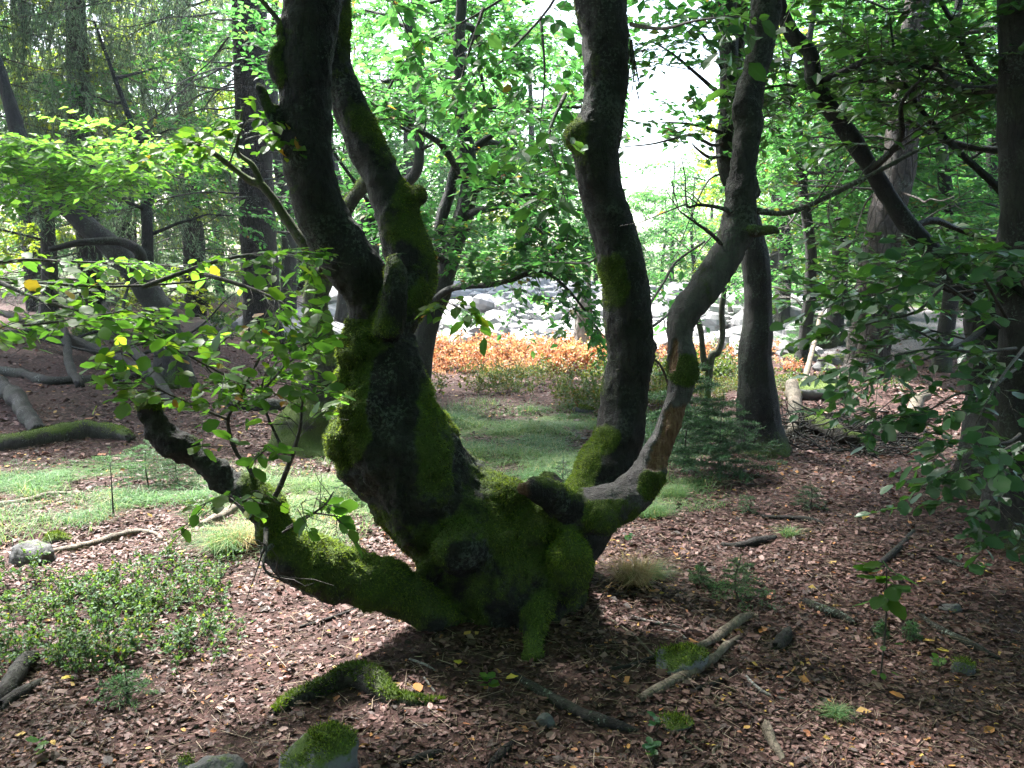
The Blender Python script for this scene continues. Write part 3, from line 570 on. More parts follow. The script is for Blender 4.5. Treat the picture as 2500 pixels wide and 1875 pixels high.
def bough_parts(root, polys, r0, mat, parent=None, nm='branch', seg=5):
    for q, b in enumerate(polys):
        part(root, nm, MB().add(*tube(b, np.linspace(r0, r0 * 0.22, len(b)), n=len(b) * 2 + 2, seg=seg, amp=0.12, freq=5, seed=q)), mat, parent=parent)
# upper stems and unseen canopy above the picture, thickened to shade the ground
tops = []
for k, dx, dy in (('A', -0.3, -0.4), ('B', -0.2, 0.8), ('M', 0.1, 0.2), ('R', 0.7, -0.3)):
    e = SK[k][0][-1]; r0 = SK[k][1][-1]; q = np.array([SK[k][0][-2], e, e + A(dx * 0.4, dy * 0.4, 1.3), e + A(dx * 1.1, dy * 1.1, 2.9), e + A(dx * 2.0, dy * 2.0, 4.6)])
    part(main, 'upper_stem', MB().add(*tube(q, A(r0, r0, r0 * 0.8, r0 * 0.55, r0 * 0.2), amp=0.1)), M['beech']); tops.append(q)
cb = []
for q, t_ in enumerate(tops): cb += auto_boughs(t_, 7, 4.3, 7.4, 2.6, 50 + q)
bough_parts(main, cb, 0.035, M['beech'])
c = crown(cb, 12, 1.2, 8, 0.45, 9, 0.12, 60, keep=lambda p: high(p) & shade_ok(p))
part(main, 'crown', leafmesh(c), M['leaf'], kind='stuff', smooth=False)
# leafy shoots growing from the low limb
SHOOTS = [
 [(640, 1240, 14, 3.22), (675, 1205, 13, 3.20), (710, 1121, 11, 3.16), (733, 1044, 8, 3.12), (738, 986, 6, 3.08), (760, 930, 4, 3.0)],
 [(706, 1130, 9, 3.16), (668, 1050, 7, 3.14), (648, 1000, 6, 3.12), (640, 945, 4, 3.08), (655, 890, 3, 3.0)],
 [(625, 1190, 13, 3.24), (610, 1145, 11, 3.24), (575, 1101, 10, 3.22), (556, 1024, 9, 3.18), (585, 980, 7, 3.15), (602, 935, 5, 3.1), (640, 860, 3, 3.0)],
 [(556, 1024, 8, 3.18), (520, 1010, 7, 3.14), (482, 993, 6, 3.10), (405, 959, 4, 3.02), (340, 930, 3, 2.95)],
 [(600, 940, 6, 3.1), (520, 900, 5, 3.05), (450, 860, 4, 3.0), (390, 800, 3, 2.95)],
 [(645, 950, 6, 3.08), (700, 890, 5, 3.0), (750, 850, 4, 2.98), (790, 810, 3, 2.95)],
 [(585, 980, 6, 3.15), (540, 930, 5, 3.2), (500, 880, 4, 3.2), (560, 820, 3, 3.2)]]
shoot = None; sp = []
for q, rows in enumerate(SHOOTS):
    p, r_ = pl(rows); sp.append(p)
    o = part(main, 'leafy_shoot', MB().add(*tube(p, r_, n=24, seg=7, amp=0.1, freq=20)), M['twig'], label='slender leafy shoot rising from the low mossy limb' if q == 0 else None)
    shoot = shoot or o
c = crown(sp, 10, 0.27, 2, 0.20, 5, 0.048, 71, zv=0.14, flat=0.5, tmin=0.5, droop=0.25, keep=lambda p: p[:, 0] < -0.62)
low = [np.array([P(600, 1225, 3.2), P(560, 1215, 3.05), P(520, 1220, 2.95)]), np.array([P(640, 1225, 3.2), P(600, 1195, 3.0), P(575, 1200, 2.9)]), np.array([P(690, 1260, 3.15), P(760, 1215, 3.05), P(800, 1240, 3.0)]), np.array([P(690, 1110, 3.15), P(660, 1090, 3.0), P(600, 1085, 2.9)])]
c2 = crown(low, 4, 0.13, 2, 0.10, 3, 0.052, 72, flat=0.5, tmin=0.3, droop=0.4)
c = cat([c, c2]); big = biggest(c, 290); rest = np.setdiff1d(np.arange(len(c['p'])), big)
part(main, 'twigs', twigmesh(c, 0.006, 0.0018), M['twig'], kind='stuff', parent=shoot)
if len(rest): part(main, 'leaves', leafmesh(c, LEAF_MID, rest), M['leafnear'], kind='stuff', smooth=False, parent=shoot)
leaf_objs(main, shoot, c, big, M['leafnear'], 'near')
# thin dead twigs on the low limb and stems
def dead_twigs(root, rows_list, mat=None, seed=0, parent=None, nm='dead_twig', sub=4, L=0.25):
    r = np.random.default_rng(seed)
    for q, rows in enumerate(rows_list):
        p, r_ = pl(rows); m_ = MB().add(*tube(p, r_, n=len(p) * 5, seg=6, amp=0.2, freq=15, seed=q))
        s = catmull(p, 20); T = norm(np.gradient(s, axis=0)); j = r.integers(6, 20, sub)
        d = norm(T[j] + r.normal(0, 0.6, (sub, 3))); Ls = L * r.uniform(0.4, 1.0, sub)
        PB = s[j][:, None] + d[:, None] * (Ls[:, None] * np.linspace(0, 1, 4)[None])[..., None] + r.normal(0, 0.012, (sub, 4, 3)) * np.linspace(0, 1, 4)[None, :, None]
        m_.add(*mtubes(PB, np.minimum(r_.mean() * 0.45, 0.006) * np.ones((sub, 1)) * np.linspace(1, 0.3, 4)[None], 4))
        part(root, nm, m_, mat or M['twig'], parent=parent)
dead_twigs(main, [[(668, 1330, 12, 3.18), (650, 1345, 10, 3.1), (643, 1380, 8, 3.06), (660, 1405, 6, 3.06), (690, 1412, 5, 3.05)], [(650, 1290, 12, 3.15), (648, 1330, 10, 3.08), (640, 1350, 8, 3.05)],
 [(690, 1300, 6, 3.12), (740, 1270, 5, 3.05), (790, 1235, 4, 3.0), (815, 1200, 3, 3.0)], [(700, 1290, 6, 3.12), (760, 1255, 4, 3.04), (830, 1262, 3, 3.0)],
 [(1540, 1180, 6, 3.5), (1700, 860, 5, 3.9), (1845, 780, 6, 4.4)][0:0] or [(1505, 905, 6, 4.0), (1600, 880, 6, 4.5), (1640, 960, 6, 4.7)],
 [(1470, 600, 6, 4.2), (1440, 640, 5, 4.5), (1350, 640, 4, 4.9)]], seed=4)
dead_twigs(main, [[(1792, 520, 14, 3.8), (1760, 508, 10, 3.74), (1710, 500, 8, 3.7), (1680, 505, 6, 3.7), (1674, 480, 4, 3.7)], [(1765, 600, 9, 3.78), (1735, 570, 8, 3.7), (1700, 545, 6, 3.66), (1665, 520, 4, 3.66), (1656, 512, 3, 3.66)],
 [(1560, 780, 8, 4.0), (1620, 690, 7, 4.6), (1650, 640, 6, 4.8), (1720, 590, 5, 5.0)], [(1590, 800, 7, 4.05), (1640, 760, 6, 4.4), (1700, 700, 6, 4.7)], [(1840, 515, 16, 3.85), (1920, 520, 14, 3.85), (2000, 490, 13, 3.85), (2080, 450, 13, 3.86), (2160, 410, 12, 3.87), (2230, 372, 8, 3.88), (2265, 355, 5, 3.88)]], seed=8, L=0.35)
# long leafy twigs hanging into the gap beside the straight stem
gapb = [np.array([P(1540, 60, 3.95), P(1620, 70, 3.7), P(1700, 50, 3.5), P(1790, 40, 3.4)]), np.array([P(1380, 230, 4.1), P(1340, 330, 3.95), P(1370, 440, 3.85)]), np.array([P(1540, 130, 4.1), P(1545, 200, 4.05), P(1548, 280, 4.0)])]
bough_parts(main, gapb[:2], 0.010, M['twig'], nm='twig')
c = crown(gapb[:2], 6, 0.28, 2, 0.16, 4, 0.07, 75, droop=0.6, flat=0.6, tmin=0.3)
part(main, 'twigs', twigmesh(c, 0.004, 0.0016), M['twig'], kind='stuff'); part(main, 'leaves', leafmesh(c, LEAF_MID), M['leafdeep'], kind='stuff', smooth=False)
mid = [pb_(( 1420, -120, 5.4), (1340, 20, 5.3), (1250, 120, 5.2), (1180, 200, 5.1)), pb_((1400, -150, 5.4), (1250, -20, 5.3), (1120, 60, 5.2), (1020, 110, 5.1)), pb_((1320, 40, 5.3), (1330, 180, 5.2), (1320, 290, 5.1)), pb_((1180, 20, 5.2), (1130, 180, 5.1), (1110, 300, 5.0)), pb_((900, -120, 5.0), (960, 0, 5.0), (1000, 90, 5.0))]
bough_parts(main, mid, 0.011, M['twig'])
c = crown(mid, 8, 0.42, 3, 0.24, 5, 0.072, 76, droop=0.35, flat=0.5, tmin=0.15, keep=lambda p: p[:, 0] / p[:, 1] < 0.075); part(main, 'twigs', twigmesh(c, 0.005, 0.0018), M['twig'], kind='stuff'); part(main, 'leaves', leafmesh(c, LEAF_MID), M['leaf'], kind='stuff', smooth=False)
small = [pb_((1050, 740, 3.72), (1085, 735, 3.6), (1130, 760, 3.5)), pb_((592, 300, 3.7), (570, 310, 3.6), (520, 320, 3.5)), pb_((600, 340, 3.7), (640, 330, 3.55), (690, 345, 3.45)), pb_((530, 380, 3.7), (500, 350, 3.55), (450, 350, 3.45)), pb_((560, 400, 3.7), (600, 300, 3.55), (660, 290, 3.45))]
c = crown(small, 6, 0.16, 2, 0.10, 4, 0.052, 77, droop=0.3, flat=0.45, tmin=0.25, zv=0.12); part(main, 'twigs', twigmesh(c, 0.004, 0.0015), M['twig'], kind='stuff'); part(main, 'leaves', leafmesh(c, LEAF_MID), M['leafnear'], kind='stuff', smooth=False); bough_parts(main, small, 0.004, M['twig'], nm='twig')
for q in range(9):
    t0 = P(1533 + R.uniform(0, 14), 70 + R.uniform(0, 60), 4.05); part(main, 'hanging_twig', MB().add(*tube(wander(t0, A(R.normal(0, 0.2), 0, -1), R.uniform(0.15, 0.38), 5, R, 0.12), np.linspace(0.003, 0.001, 6), n=12, seg=4, amp=0)), M['twig'])

# ------------------------------------------------------------------ neighbouring trees
def corridor(p):                       # the open boulder field: nothing overhangs it
    u = p[:, 0] / np.maximum(p[:, 1], 0.1); e = (p[:, 2] - CAMZ) / np.maximum(p[:, 1], 0.1)
    nz = 0.022 * fbm(p * A(0.8, 0.8, 0.8), 3, 77)
    inside = (u > 0.126 + nz) & (u < 0.236 + nz) & (p[:, 1] > 5) & (e > 0.045 + 2 * nz)
    side = (u > 0.02) & (u < 0.118 + nz) & (p[:, 1] > 5) & (e > 0.12 + 2.5 * nz) & (fbm(p * 1.3, 3, 78) > -0.02)
    g = p[:, :2] - np.array([SUN.x, SUN.y])[None] / SUN.z * p[:, 2:3]; lit = (p[:, 1] > 12.5) & (p[:, 1] < 29) & (((g[:, 0] - 1.3) / 4.6) ** 2 + ((g[:, 1] - 15.5) / 4.5) ** 2 + 20 * nz < 1.0)
    return ~(inside | side | lit) & ((p[:, 1] < 7.6) | (p[:, 2] < CAMZ + 0.30 * p[:, 1] + 0.5 + 6 * nz))
def fronds(root, V_, Fq_, parent, n, seed, thr=0.1):
    r = np.random.default_rng(seed); N_ = vnorm(V_, Fq_); j = r.integers(0, len(Fq_), n); uu = r.dirichlet((1, 1, 1, 1), n); pp = (V_[Fq_[j]] * uu[..., None]).sum(1); nn = norm((N_[Fq_[j]] * uu[..., None]).sum(1))
    o = nn[:, 2] * 0.6 + 0.9 * fbm(pp * 8, 3, seed) > thr; pp, nn = pp[o], nn[o]; k = len(pp)
    if not k: return
    d = norm(nn + r.normal(0, .5, (k, 3)) - A(0, 0, .2)); l_ = r.uniform(.007, .02, k); w_ = norm(np.cross(d, rdir(k, r))) * (l_ * .14)[:, None]
    part(root, 'moss', MB().add(np.stack([pp - w_ - nn * .002, pp + w_ - nn * .002, pp + d * l_[:, None]], 1).reshape(-1, 3), np.arange(k * 3).reshape(-1, 3), tint=np.repeat(np.clip(.5 + fbm(pp * 6, 3, 4) + r.normal(0, .15, k), 0, .99), 3)), M['moss'], smooth=False, kind='stuff', parent=parent)
def beech(name, label, stems, mat, lmat, boughs, cr, group=None, keep=corridor, tw=True, cat_='tree', tpl=LEAF_LO, seg=14, br=0.03, moss=0.0, extra=0, amp=0.10, fr_=0):
    """stems: list of (points, radii); boughs: list of polylines; cr: crown() keywords"""
    b = stems[0][0][0]; base = onground(b[0], b[1]); t = thing(name, label, cat_, base, group)
    for q, (p, r_) in enumerate(stems):
        p = p.copy(); 
        if q == 0: p[0, 2] = base[2] - 0.08
        v, f = tube(p, r_, n=len(p) * 7, seg=seg, amp=amp, freq=5, seed=q + len(name))
        if q == 0:                     # root flare
            hgt = v[:, 2] - base[2]; k = 1 + 0.55 * np.exp(-np.clip(hgt, 0, 9) / (r_[0] * 1.3)) * (1 + 0.9 * vnoise(np.stack([np.arctan2(v[:, 1] - base[1], v[:, 0] - base[0]) * 1.3, hgt * 0, hgt * 0 + 3], -1), 5))
            v[:, 0] = base[0] + (v[:, 0] - base[0]) * np.where(hgt < 0.8, k, 1); v[:, 1] = base[1] + (v[:, 1] - base[1]) * np.where(hgt < 0.8, k, 1)
        tp_ = part(t, 'trunk' if q == 0 else 'stem', MB().add(v, f, moss=moss + 0.45 * np.exp(-np.clip(v[:, 2] - base[2], 0, 9) / 0.35)), mat)
        if fr_: fronds(t, v, f[0], tp_, fr_, 40 + q, -0.15)
    rx = np.random.default_rng(len(label)); sp_ = catmull(stems[0][0], 60)
    for q in range(extra):
        j = int(np.argmin(np.abs(sp_[:, 2] - base[2] - rx.uniform(0.7, 3.4)))); az = rx.uniform(0, 6.28); L_ = rx.uniform(0.7, 2.0); bp_ = wander(sp_[j], A(math.cos(az), 0.6 * math.sin(az), rx.uniform(-0.2, 0.45)), L_, 7, rx, 0.28, 0.0)
        m_ = MB().add(*tube(bp_, np.linspace(0.018, 0.004, 8), n=24, seg=5, amp=0.15, seed=q)); c_ = catmull(bp_, 30); k_ = rx.integers(6, 30, 7); d_ = norm(norm(np.gradient(c_, axis=0))[k_] + rx.normal(0, 0.6, (7, 3))); l_ = L_ * rx.uniform(0.15, 0.45, 7); tt = np.linspace(0, 1, 4)
        m_.add(*mtubes(c_[k_][:, None] + d_[:, None] * (l_[:, None] * tt)[..., None] + rx.normal(0, 0.04, (7, 4, 3)) * tt[None, :, None], np.full((7, 4), 0.006) * np.linspace(1, 0.4, 4), 4)); part(t, 'dead_branch', m_, M['twig'])
    if boughs:
        vis = [b for b in boughs if keep is None or keep(np.asarray(b)).all()]
        bough_parts(t, vis, br, mat)
        if cr:
            c = crown(boughs, keep=keep, **cr); tw and part(t, 'twigs', twigmesh(c, 0.009, 0.0028), M['twig'], kind='stuff'); part(t, 'crown', leafmesh(c, tpl), lmat, kind='stuff', smooth=False)
    return t
def ext(rows, h=4.0, lean=(0, 0)):     # pixel rows, then straight on above the picture
    p, r_ = pl(rows); d = norm(p[-1] - p[-2] + A(lean[0], lean[1], 0)); return np.vstack([p, p[-1] + d * h * 0.5, p[-1] + d * h]), np.concatenate([r_, [r_[-1] * 0.75, r_[-1] * 0.35]])
CR = dict(nb=13, bl=1.3, ntw=10, tl=0.5, nl=9, ls=0.085)
def crk(seed, **k): d = dict(CR); d.update(seed=seed); d.update(k); return d
pb = lambda *pts: np.array([P(*q) for q in pts])

# beech close behind the old tree (left of the clearing)
st = [ext([(1005, 880, 62, 9.6), (1040, 800, 56, 9.6), (1075, 710, 54, 9.6), (1100, 620, 50, 9.6), (1128, 540, 46, 9.6), (1148, 450, 42, 9.6), (1142, 370, 36, 9.6), (1125, 270, 30, 9.6), (1120, 120, 28, 9.6), (1128, 0, 26, 9.6)], 2.5),
      pl([(1080, 640, 30, 9.6), (1072, 560, 28, 9.6), (1098, 470, 26, 9.7), (1118, 400, 22, 9.7), (1180, 345, 16, 9.8), (1205, 330, 10, 9.8)])]
bb = [pb((1065, 730, 9.5), (1100, 705, 9.2), (1150, 698, 8.9), (1200, 695, 8.7), (1260, 680, 8.5), (1320, 660, 8.3), (1380, 700, 8.1), (1430, 760, 8.0)), pb((1140, 525, 9.6), (1170, 515, 9.3), (1240, 500, 9.0), (1300, 470, 8.8), (1350, 520, 8.6)), pb((1150, 470, 9.6), (1200, 450, 9.4), (1290, 430, 9.2)), pb((1090, 640, 9.6), (1040, 600, 9.0), (1010, 560, 8.6)),
      pb((1260, 520, 9.0), (1320, 560, 8.8), (1360, 630, 8.7))]
bb += auto_boughs(st[0][0], 12, 2.0, 6.2, 2.2, 101)
beech('beech_tree', 'slim dark beech leaning over the orange undergrowth behind the gnarled beech', st, M['beechdark'], M['leaf'], bb, crk(102, nb=12, bl=1.0, nl=8), keep=corridor, br=0.045)
# thin stems behind
st = [ext([(915, 640, 50, 12.0), (903, 560, 40, 12), (905, 500, 30, 12), (1010, 430, 26, 12), (1025, 330, 24, 12), (1035, 200, 24, 12), (1000, 80, 24, 12), (1015, 0, 22, 12)], 2.5)]
st[0][0][0] = onground(st[0][0][1][0], 12.0)
beech('beech_tree', 'thin crooked beech seen between the two leaning stems of the gnarled beech', st, M['beechdark'], M['leaf'], auto_boughs(st[0][0], 12, 1.6, 6.5, 2.4, 111), crk(112), keep=corridor)
# leafy beeches farther back
for q, (px_, Y_, w_, h_, lb, zz) in enumerate([(830, 17.0, 46, 9, 'beech hidden behind the gnarled beech with pale green leaves', 1.3), (1010, 31.0, 30, 9, 'tall beech far behind the boulder field', 1.2)]):
    x_ = (px_ - 1250) / F * Y_; b = onground(x_, Y_); p = np.array([b, b + A(0.2, 0, 2), b + A(-0.2, 0.1, 4.5), b + A(0.1, 0, h_)]); r_ = np.linspace(w_ / F * Y_ / 2, 0.03, 4)
    beech('beech_tree', lb, [(p, r_)], M['beechdark'], M['leaf'], auto_boughs(p, 20, zz, h_ - 0.4, 3.0, 120 + q), crk(130 + q, nb=11, bl=1.5, ls=0.105, nl=9), keep=corridor)

# tree C right of the curved stem, with its forked top
st = [ext([(1872, 1105, 92, 7.35), (1860, 1044, 85, 7.35), (1852, 986, 84, 7.35), (1848, 928, 82, 7.35), (1845, 862, 80, 7.35), (1850, 793, 68, 7.35), (1849, 716, 63, 7.35), (1845, 640, 60, 7.35), (1832, 560, 58, 7.35), (1806, 480, 54, 7.35), (1780, 420, 50, 7.35), (1770, 350, 44, 7.35), (1780, 270, 43, 7.35), (1779, 116, 45, 7.35), (1771, 0, 48, 7.35)], 3.5),
      pl([(1782, 260, 30, 7.4), (1796, 170, 26, 7.4), (1806, 90, 26, 7.4), (1812, 0, 26, 7.4), (1820, -150, 24, 7.4)])]
bb = [pb((1775, 345, 7.35), (1740, 355, 7.2), (1690, 330, 7.0), (1640, 340, 6.9), (1590, 352, 6.8), (1525, 358, 6.7)), pb((1775, 330, 7.35), (1720, 310, 7.2), (1660, 300, 7.1), (1600, 300, 7.0)), pb((1779, 250, 7.3), (1700, 180, 7.0), (1640, 130, 6.8), (1590, 100, 6.7)), pb((1779, 200, 7.3), (1720, 90, 7.0), (1660, 40, 6.9)),
      pb((1770, 375, 7.35), (1735, 385, 7.2), (1700, 362, 7.1), (1690, 350, 7.0)), pb((1778, 420, 7.4), (1730, 440, 7.3), (1690, 520, 7.2), (1660, 600, 7.2)), pb((1810, 560, 7.4), (1760, 560, 7.3), (1710, 610, 7.2), (1690, 660, 7.2))]
tc = beech('beech_tree', 'straight dark beech with forked top behind the curved stem', st, M['beechdark'], M['leaf'], bb[2:4], crk(142, nb=12, bl=0.65, ntw=5, tl=0.32, nl=6, ls=0.085), keep=None, br=0.02)
c = crown(bb[:2] + bb[4:5], 7, 0.5, 3, 0.28, 5, 0.08, 144, up=0.25, droop=0.02); part(tc, 'twigs', twigmesh(c, 0.006, 0.002), M['twig'], kind='stuff'); part(tc, 'leaves', leafmesh(c), M['leaf'], kind='stuff', smooth=False); bough_parts(tc, bb[:2] + bb[4:5], 0.018, M['twig'])
c = crown(bb[5:], 4, 0.5, 3, 0.3, 4, 0.07, 145); part(tc, 'twigs', twigmesh(c, 0.006, 0.002), M['twig'], kind='stuff'); part(tc, 'leaves', leafmesh(c), M['leaf'], kind='stuff', smooth=False); bough_parts(tc, bb[5:], 0.012, M['twig'])
cb = auto_boughs(st[0][0], 22, 4.6, 7.6, 3.6, 146); c = crown(cb, 10, 1.3, 7, 0.45, 8, 0.125, 147, keep=lambda p: (p[:, 2] > 4.2 + 0.2 * np.clip(p[:, 1] - 7, 0, 9)) & (high(p) | (p[:, 1] > 9)) & shade_ok(p) & ~((p[:, 1] > 9) & (p[:, 2] < CAMZ + 0.31 * p[:, 1]))); part(tc, 'crown', leafmesh(c), M['leaf'], kind='stuff', smooth=False); bough_parts(tc, cb, 0.03, M['beechdark'])  # unseen high crown, thickened to shade the ground on the right
# curved saplings at the foot of tree C
st = [pl([(1725, 900, 16, 9.0), (1735, 880, 18, 9.0), (1752, 860, 16, 9.0), (1764, 820, 14, 9.0), (1762, 760, 13, 9.0), (1768, 700, 12, 9.0), (1760, 620, 9, 9.0), (1765, 560, 6, 9.0)]), pl([(1722, 905, 18, 9.0), (1716, 860, 14, 9.0), (1712, 815, 13, 9.0), (1704, 780, 12, 9.0), (1690, 740, 8, 9.0)])]
beech('beech_sapling', 'small crooked mossy sapling with two bent stems before the boulder field', st, M['twig'], M['leaf'], auto_boughs(st[0][0], 4, 1.2, 2.0, 0.9, 151), crk(152, nb=5, bl=0.5, ntw=3, tl=0.3, nl=5, ls=0.075), br=0.012, keep=None, moss=0.3)

# pine with flaking bark
st = [ext([(2102, 972, 96, 11.2), (2112, 900, 92, 11.2), (2125, 800, 90, 11.2), (2135, 700, 86, 11.2), (2152, 600, 84, 11.2), (2172, 500, 80, 11.2), (2195, 400, 76, 11.2), (2212, 250, 66, 11.2), (2228, 120, 60, 11.2), (2240, 0, 58, 11.2)], 4)]
beech('pine_tree', 'pine trunk with coarse flaking bark leaning beyond the beech leaves', st, M['pine'], M['leaf'], auto_boughs(st[0][0], 7, 1.8, 5.0, 1.6, 161, pit=(-0.2, 0.25)), None, br=0.02, seg=18, extra=6)
# leaning dead stem crossing in front of it
d_ = [(1900, -40, 26, 6.2), (1908, 20, 28, 6.2), (1935, 85, 34, 6.2), (1978, 130, 38, 6.2), (1990, 200, 36, 6.2), (2030, 270, 40, 6.2), (2080, 340, 40, 6.2), (2130, 420, 40, 6.2), (2175, 490, 42, 6.2), (2225, 560, 44, 6.2), (2280, 620, 46, 6.2), (2340, 690, 48, 6.2), (2405, 740, 52, 6.2)]
# squat dark beech the leaning stem grows from
st = [pl([(2425, 1160, 150, 6.0), (2428, 1050, 130, 6.1), (2430, 950, 120, 6.2), (2425, 850, 120, 6.2), (2415, 770, 105, 6.2), (2440, 700, 70, 6.2), (2465, 600, 60, 6.2), (2480, 480, 50, 6.25), (2478, 300, 44, 6.3), (2470, 100, 40, 6.3), (2465, -100, 34, 6.3)]),
      (pl(d_)[0][::-1], pl(d_)[1][::-1])]
bb = [pb((2410, 760, 6.1), (2370, 740, 5.6), (2300, 700, 5.2), (2200, 690, 4.9)), pb((2400, 800, 6.1), (2350, 840, 5.5), (2250, 880, 5.1))]
bb += auto_boughs(st[0][0], 9, 1.6, 4.2, 2.4, 171, 1.9, 4.0, (-0.1, 0.35)) + auto_boughs(st[1][0], 7, 1.8, 4.0, 1.8, 173, 0, 6.2, (-0.1, 0.4))
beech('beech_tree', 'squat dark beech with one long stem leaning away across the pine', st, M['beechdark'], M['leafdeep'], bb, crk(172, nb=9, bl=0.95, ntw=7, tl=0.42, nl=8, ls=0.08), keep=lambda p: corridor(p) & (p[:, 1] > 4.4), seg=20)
# edge trunk
st = [ext([(2500, 1330, 150, 4.9), (2490, 1200, 130, 4.9), (2494, 1000, 112, 4.9), (2498, 800, 108, 4.9), (2498, 600, 106, 4.9), (2500, 400, 106, 4.9), (2498, 200, 106, 4.9), (2496, 0, 106, 4.9)], 4)]
bb = auto_boughs(st[0][0], 12, 2.3, 5.6, 2.5, 181, 1.6, 4.9, (0.0, 0.5))
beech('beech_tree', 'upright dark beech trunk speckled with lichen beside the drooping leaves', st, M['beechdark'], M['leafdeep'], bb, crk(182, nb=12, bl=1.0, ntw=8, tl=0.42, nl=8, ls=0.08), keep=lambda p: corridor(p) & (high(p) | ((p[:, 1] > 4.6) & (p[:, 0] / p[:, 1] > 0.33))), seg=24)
# beeches on the right, farther back
for q, (px_, Y_, w_, h_, lb, zz) in enumerate([(1958, 14.0, 32, 7, 'slender beech beside mossy stones right of the clearing', 1.4), (2030, 16.5, 44, 8, 'dark beech standing behind the slender beech and mossy stones', 1.3), (2300, 13.0, 42, 7, 'beech behind the pine with bright green leaves', 1.0), (2420, 17.0, 46, 8, 'beech in the thicket behind the squat dark beech', 1.0), (1900, 20.0, 40, 8, 'beech at the right margin of the boulder field', 1.0), (2180, 21.0, 44, 9, 'tall beech far behind the pine', 1.2)]):
    x_ = (px_ - 1250) / F * Y_; b = onground(x_, Y_); p = np.array([b, b + A(0.1, 0, 1.6), b + A(-0.15, 0.1, 3.8), b + A(0.2, 0, h_)]); r_ = np.array([1, 0.85, 0.6, 0.2]) * w_ / F * Y_ / 2
    beech('beech_tree', lb, [(p, r_)], M['beechdark'], M['leaf'], auto_boughs(p, 20, zz, h_ - 0.4, 2.8, 190 + q), crk(200 + q, nb=11, bl=1.4, ls=0.10, nl=9), keep=corridor, extra=7)
# left: leaning beech, thin pale trunk, others behind
st = [pl([(432, 868, 66, 10.6), (405, 800, 66, 10.6), (375, 730, 62, 10.6), (330, 670, 56, 10.6), (270, 600, 50, 10.6), (210, 550, 46, 10.6), (150, 490, 40, 10.6), (95, 430, 42, 10.7), (50, 340, 36, 10.8), (20, 240, 30, 10.8), (-20, 120, 26, 10.8), (-80, -60, 20, 10.8)]), pl([(330, 680, 36, 10.6), (344, 640, 30, 10.5), (335, 610, 24, 10.4), (290, 590, 20, 10.4), (200, 592, 16, 10.2), (120, 610, 12, 10.0)])]
bb = auto_boughs(st[0][0], 7, 1.5, 2.6, 2.4, 211, 3.3, 6.1, (-0.1, 0.12)) + [pb((200, 540, 10.5), (250, 480, 9.5), (330, 420, 8.8), (440, 400, 8.2)), pb((150, 490, 10.5), (180, 420, 9.4), (260, 370, 8.6), (380, 350, 8.2)), pb((150, 490, 10.5), (120, 400, 9.4), (60, 350, 8.6)), pb((260, 600, 10.4), (200, 560, 9.4), (80, 520, 8.8)), pb((130, 470, 10.5), (280, 400, 9.0), (420, 360, 8.4), (560, 300, 8.0))]
beech('beech_tree', 'leaning dark beech beside the spruce with wide leafy branches', st, M['beechdark'], M['leafsunlit'], bb, crk(212, nb=14, bl=0.8, ntw=8, nl=8, ls=0.085, up=0.0), keep=lambda p: corridor(p) & (p[:, 2] < 1.55 + 0.15 * p[:, 1] + 1.3 * fbm(p * 0.9, 3, 55)) & (p[:, 2] > 1.55 + 0.085 * p[:, 1] + 0.9 * fbm(p * 0.9, 3, 56)))
st = [ext([(362, 700, 26, 13.5), (362, 650, 26, 13.5), (360, 560, 26, 13.5), (358, 500, 26, 13.5), (372, 440, 20, 13.5), (350, 380, 14, 13.5)], 2)]
st[0][0][0] = onground(st[0][0][1][0], 13.5)
beech('beech_tree', 'thin pale grey trunk broken off between leaning beech and spruce', st, M['beech'], M['leaf'], auto_boughs(st[0][0], 6, 1.8, 4.5, 1.6, 221), crk(222, nb=6, bl=0.9, ntw=5), extra=5)
for q, (px_, Y_, w_, h_, lb, lm) in enumerate([(120, 17.0, 40, 10, 'yellow-green maple in the light behind the spruces', 'leafyellow'), (480, 23.0, 44, 10, 'yellowing maple standing far behind the spruce trunk', 'leafyellow'), (700, 19.0, 40, 9, 'beech between the spruce trunk and the gnarled beech', 'leaf'), (300, 25.0, 40, 9, 'far beech at the back of the spruce stand', 'leaf')]):
    x_ = (px_ - 1250) / F * Y_; b = onground(x_, Y_); p = np.array([b, b + A(0.1, 0, 2.0), b + A(-0.15, 0.1, 4.8), b + A(0.2, 0, h_)]); r_ = np.array([1, 0.85, 0.6, 0.2]) * w_ / F * Y_ / 2
    beech('maple_tree' if 'maple' in lb else 'beech_tree', lb, [(p, r_)], M['beechdark'], M[lm], auto_boughs(p, 20, 1.3, h_ - 0.4, 3.0, 230 + q), crk(240 + q, nb=11, bl=1.5, ls=0.11, nl=9), keep=corridor)
# mossy ancient trunk behind the gnarled beech
st = [pl([(785, 1055, 110, 7.4), (775, 1010, 120, 7.4), (770, 950, 100, 7.4), (785, 890, 92, 7.4), (775, 820, 70, 7.4), (770, 740, 62, 7.4), (785, 650, 60, 7.4), (800, 560, 56, 7.4), (850, 500, 40, 7.5), (905, 430, 30, 7.5)]), pl([(840, 960, 50, 7.4), (815, 900, 40, 7.4), (795, 840, 30, 7.4), (790, 780, 26, 7.4)])]
beech('beech_tree', 'mossy ancient trunk half hidden behind the gnarled beech', st, M['mossylog'], M['leaf'], None, None, seg=34, moss=0.5, amp=0.28, fr_=14000)

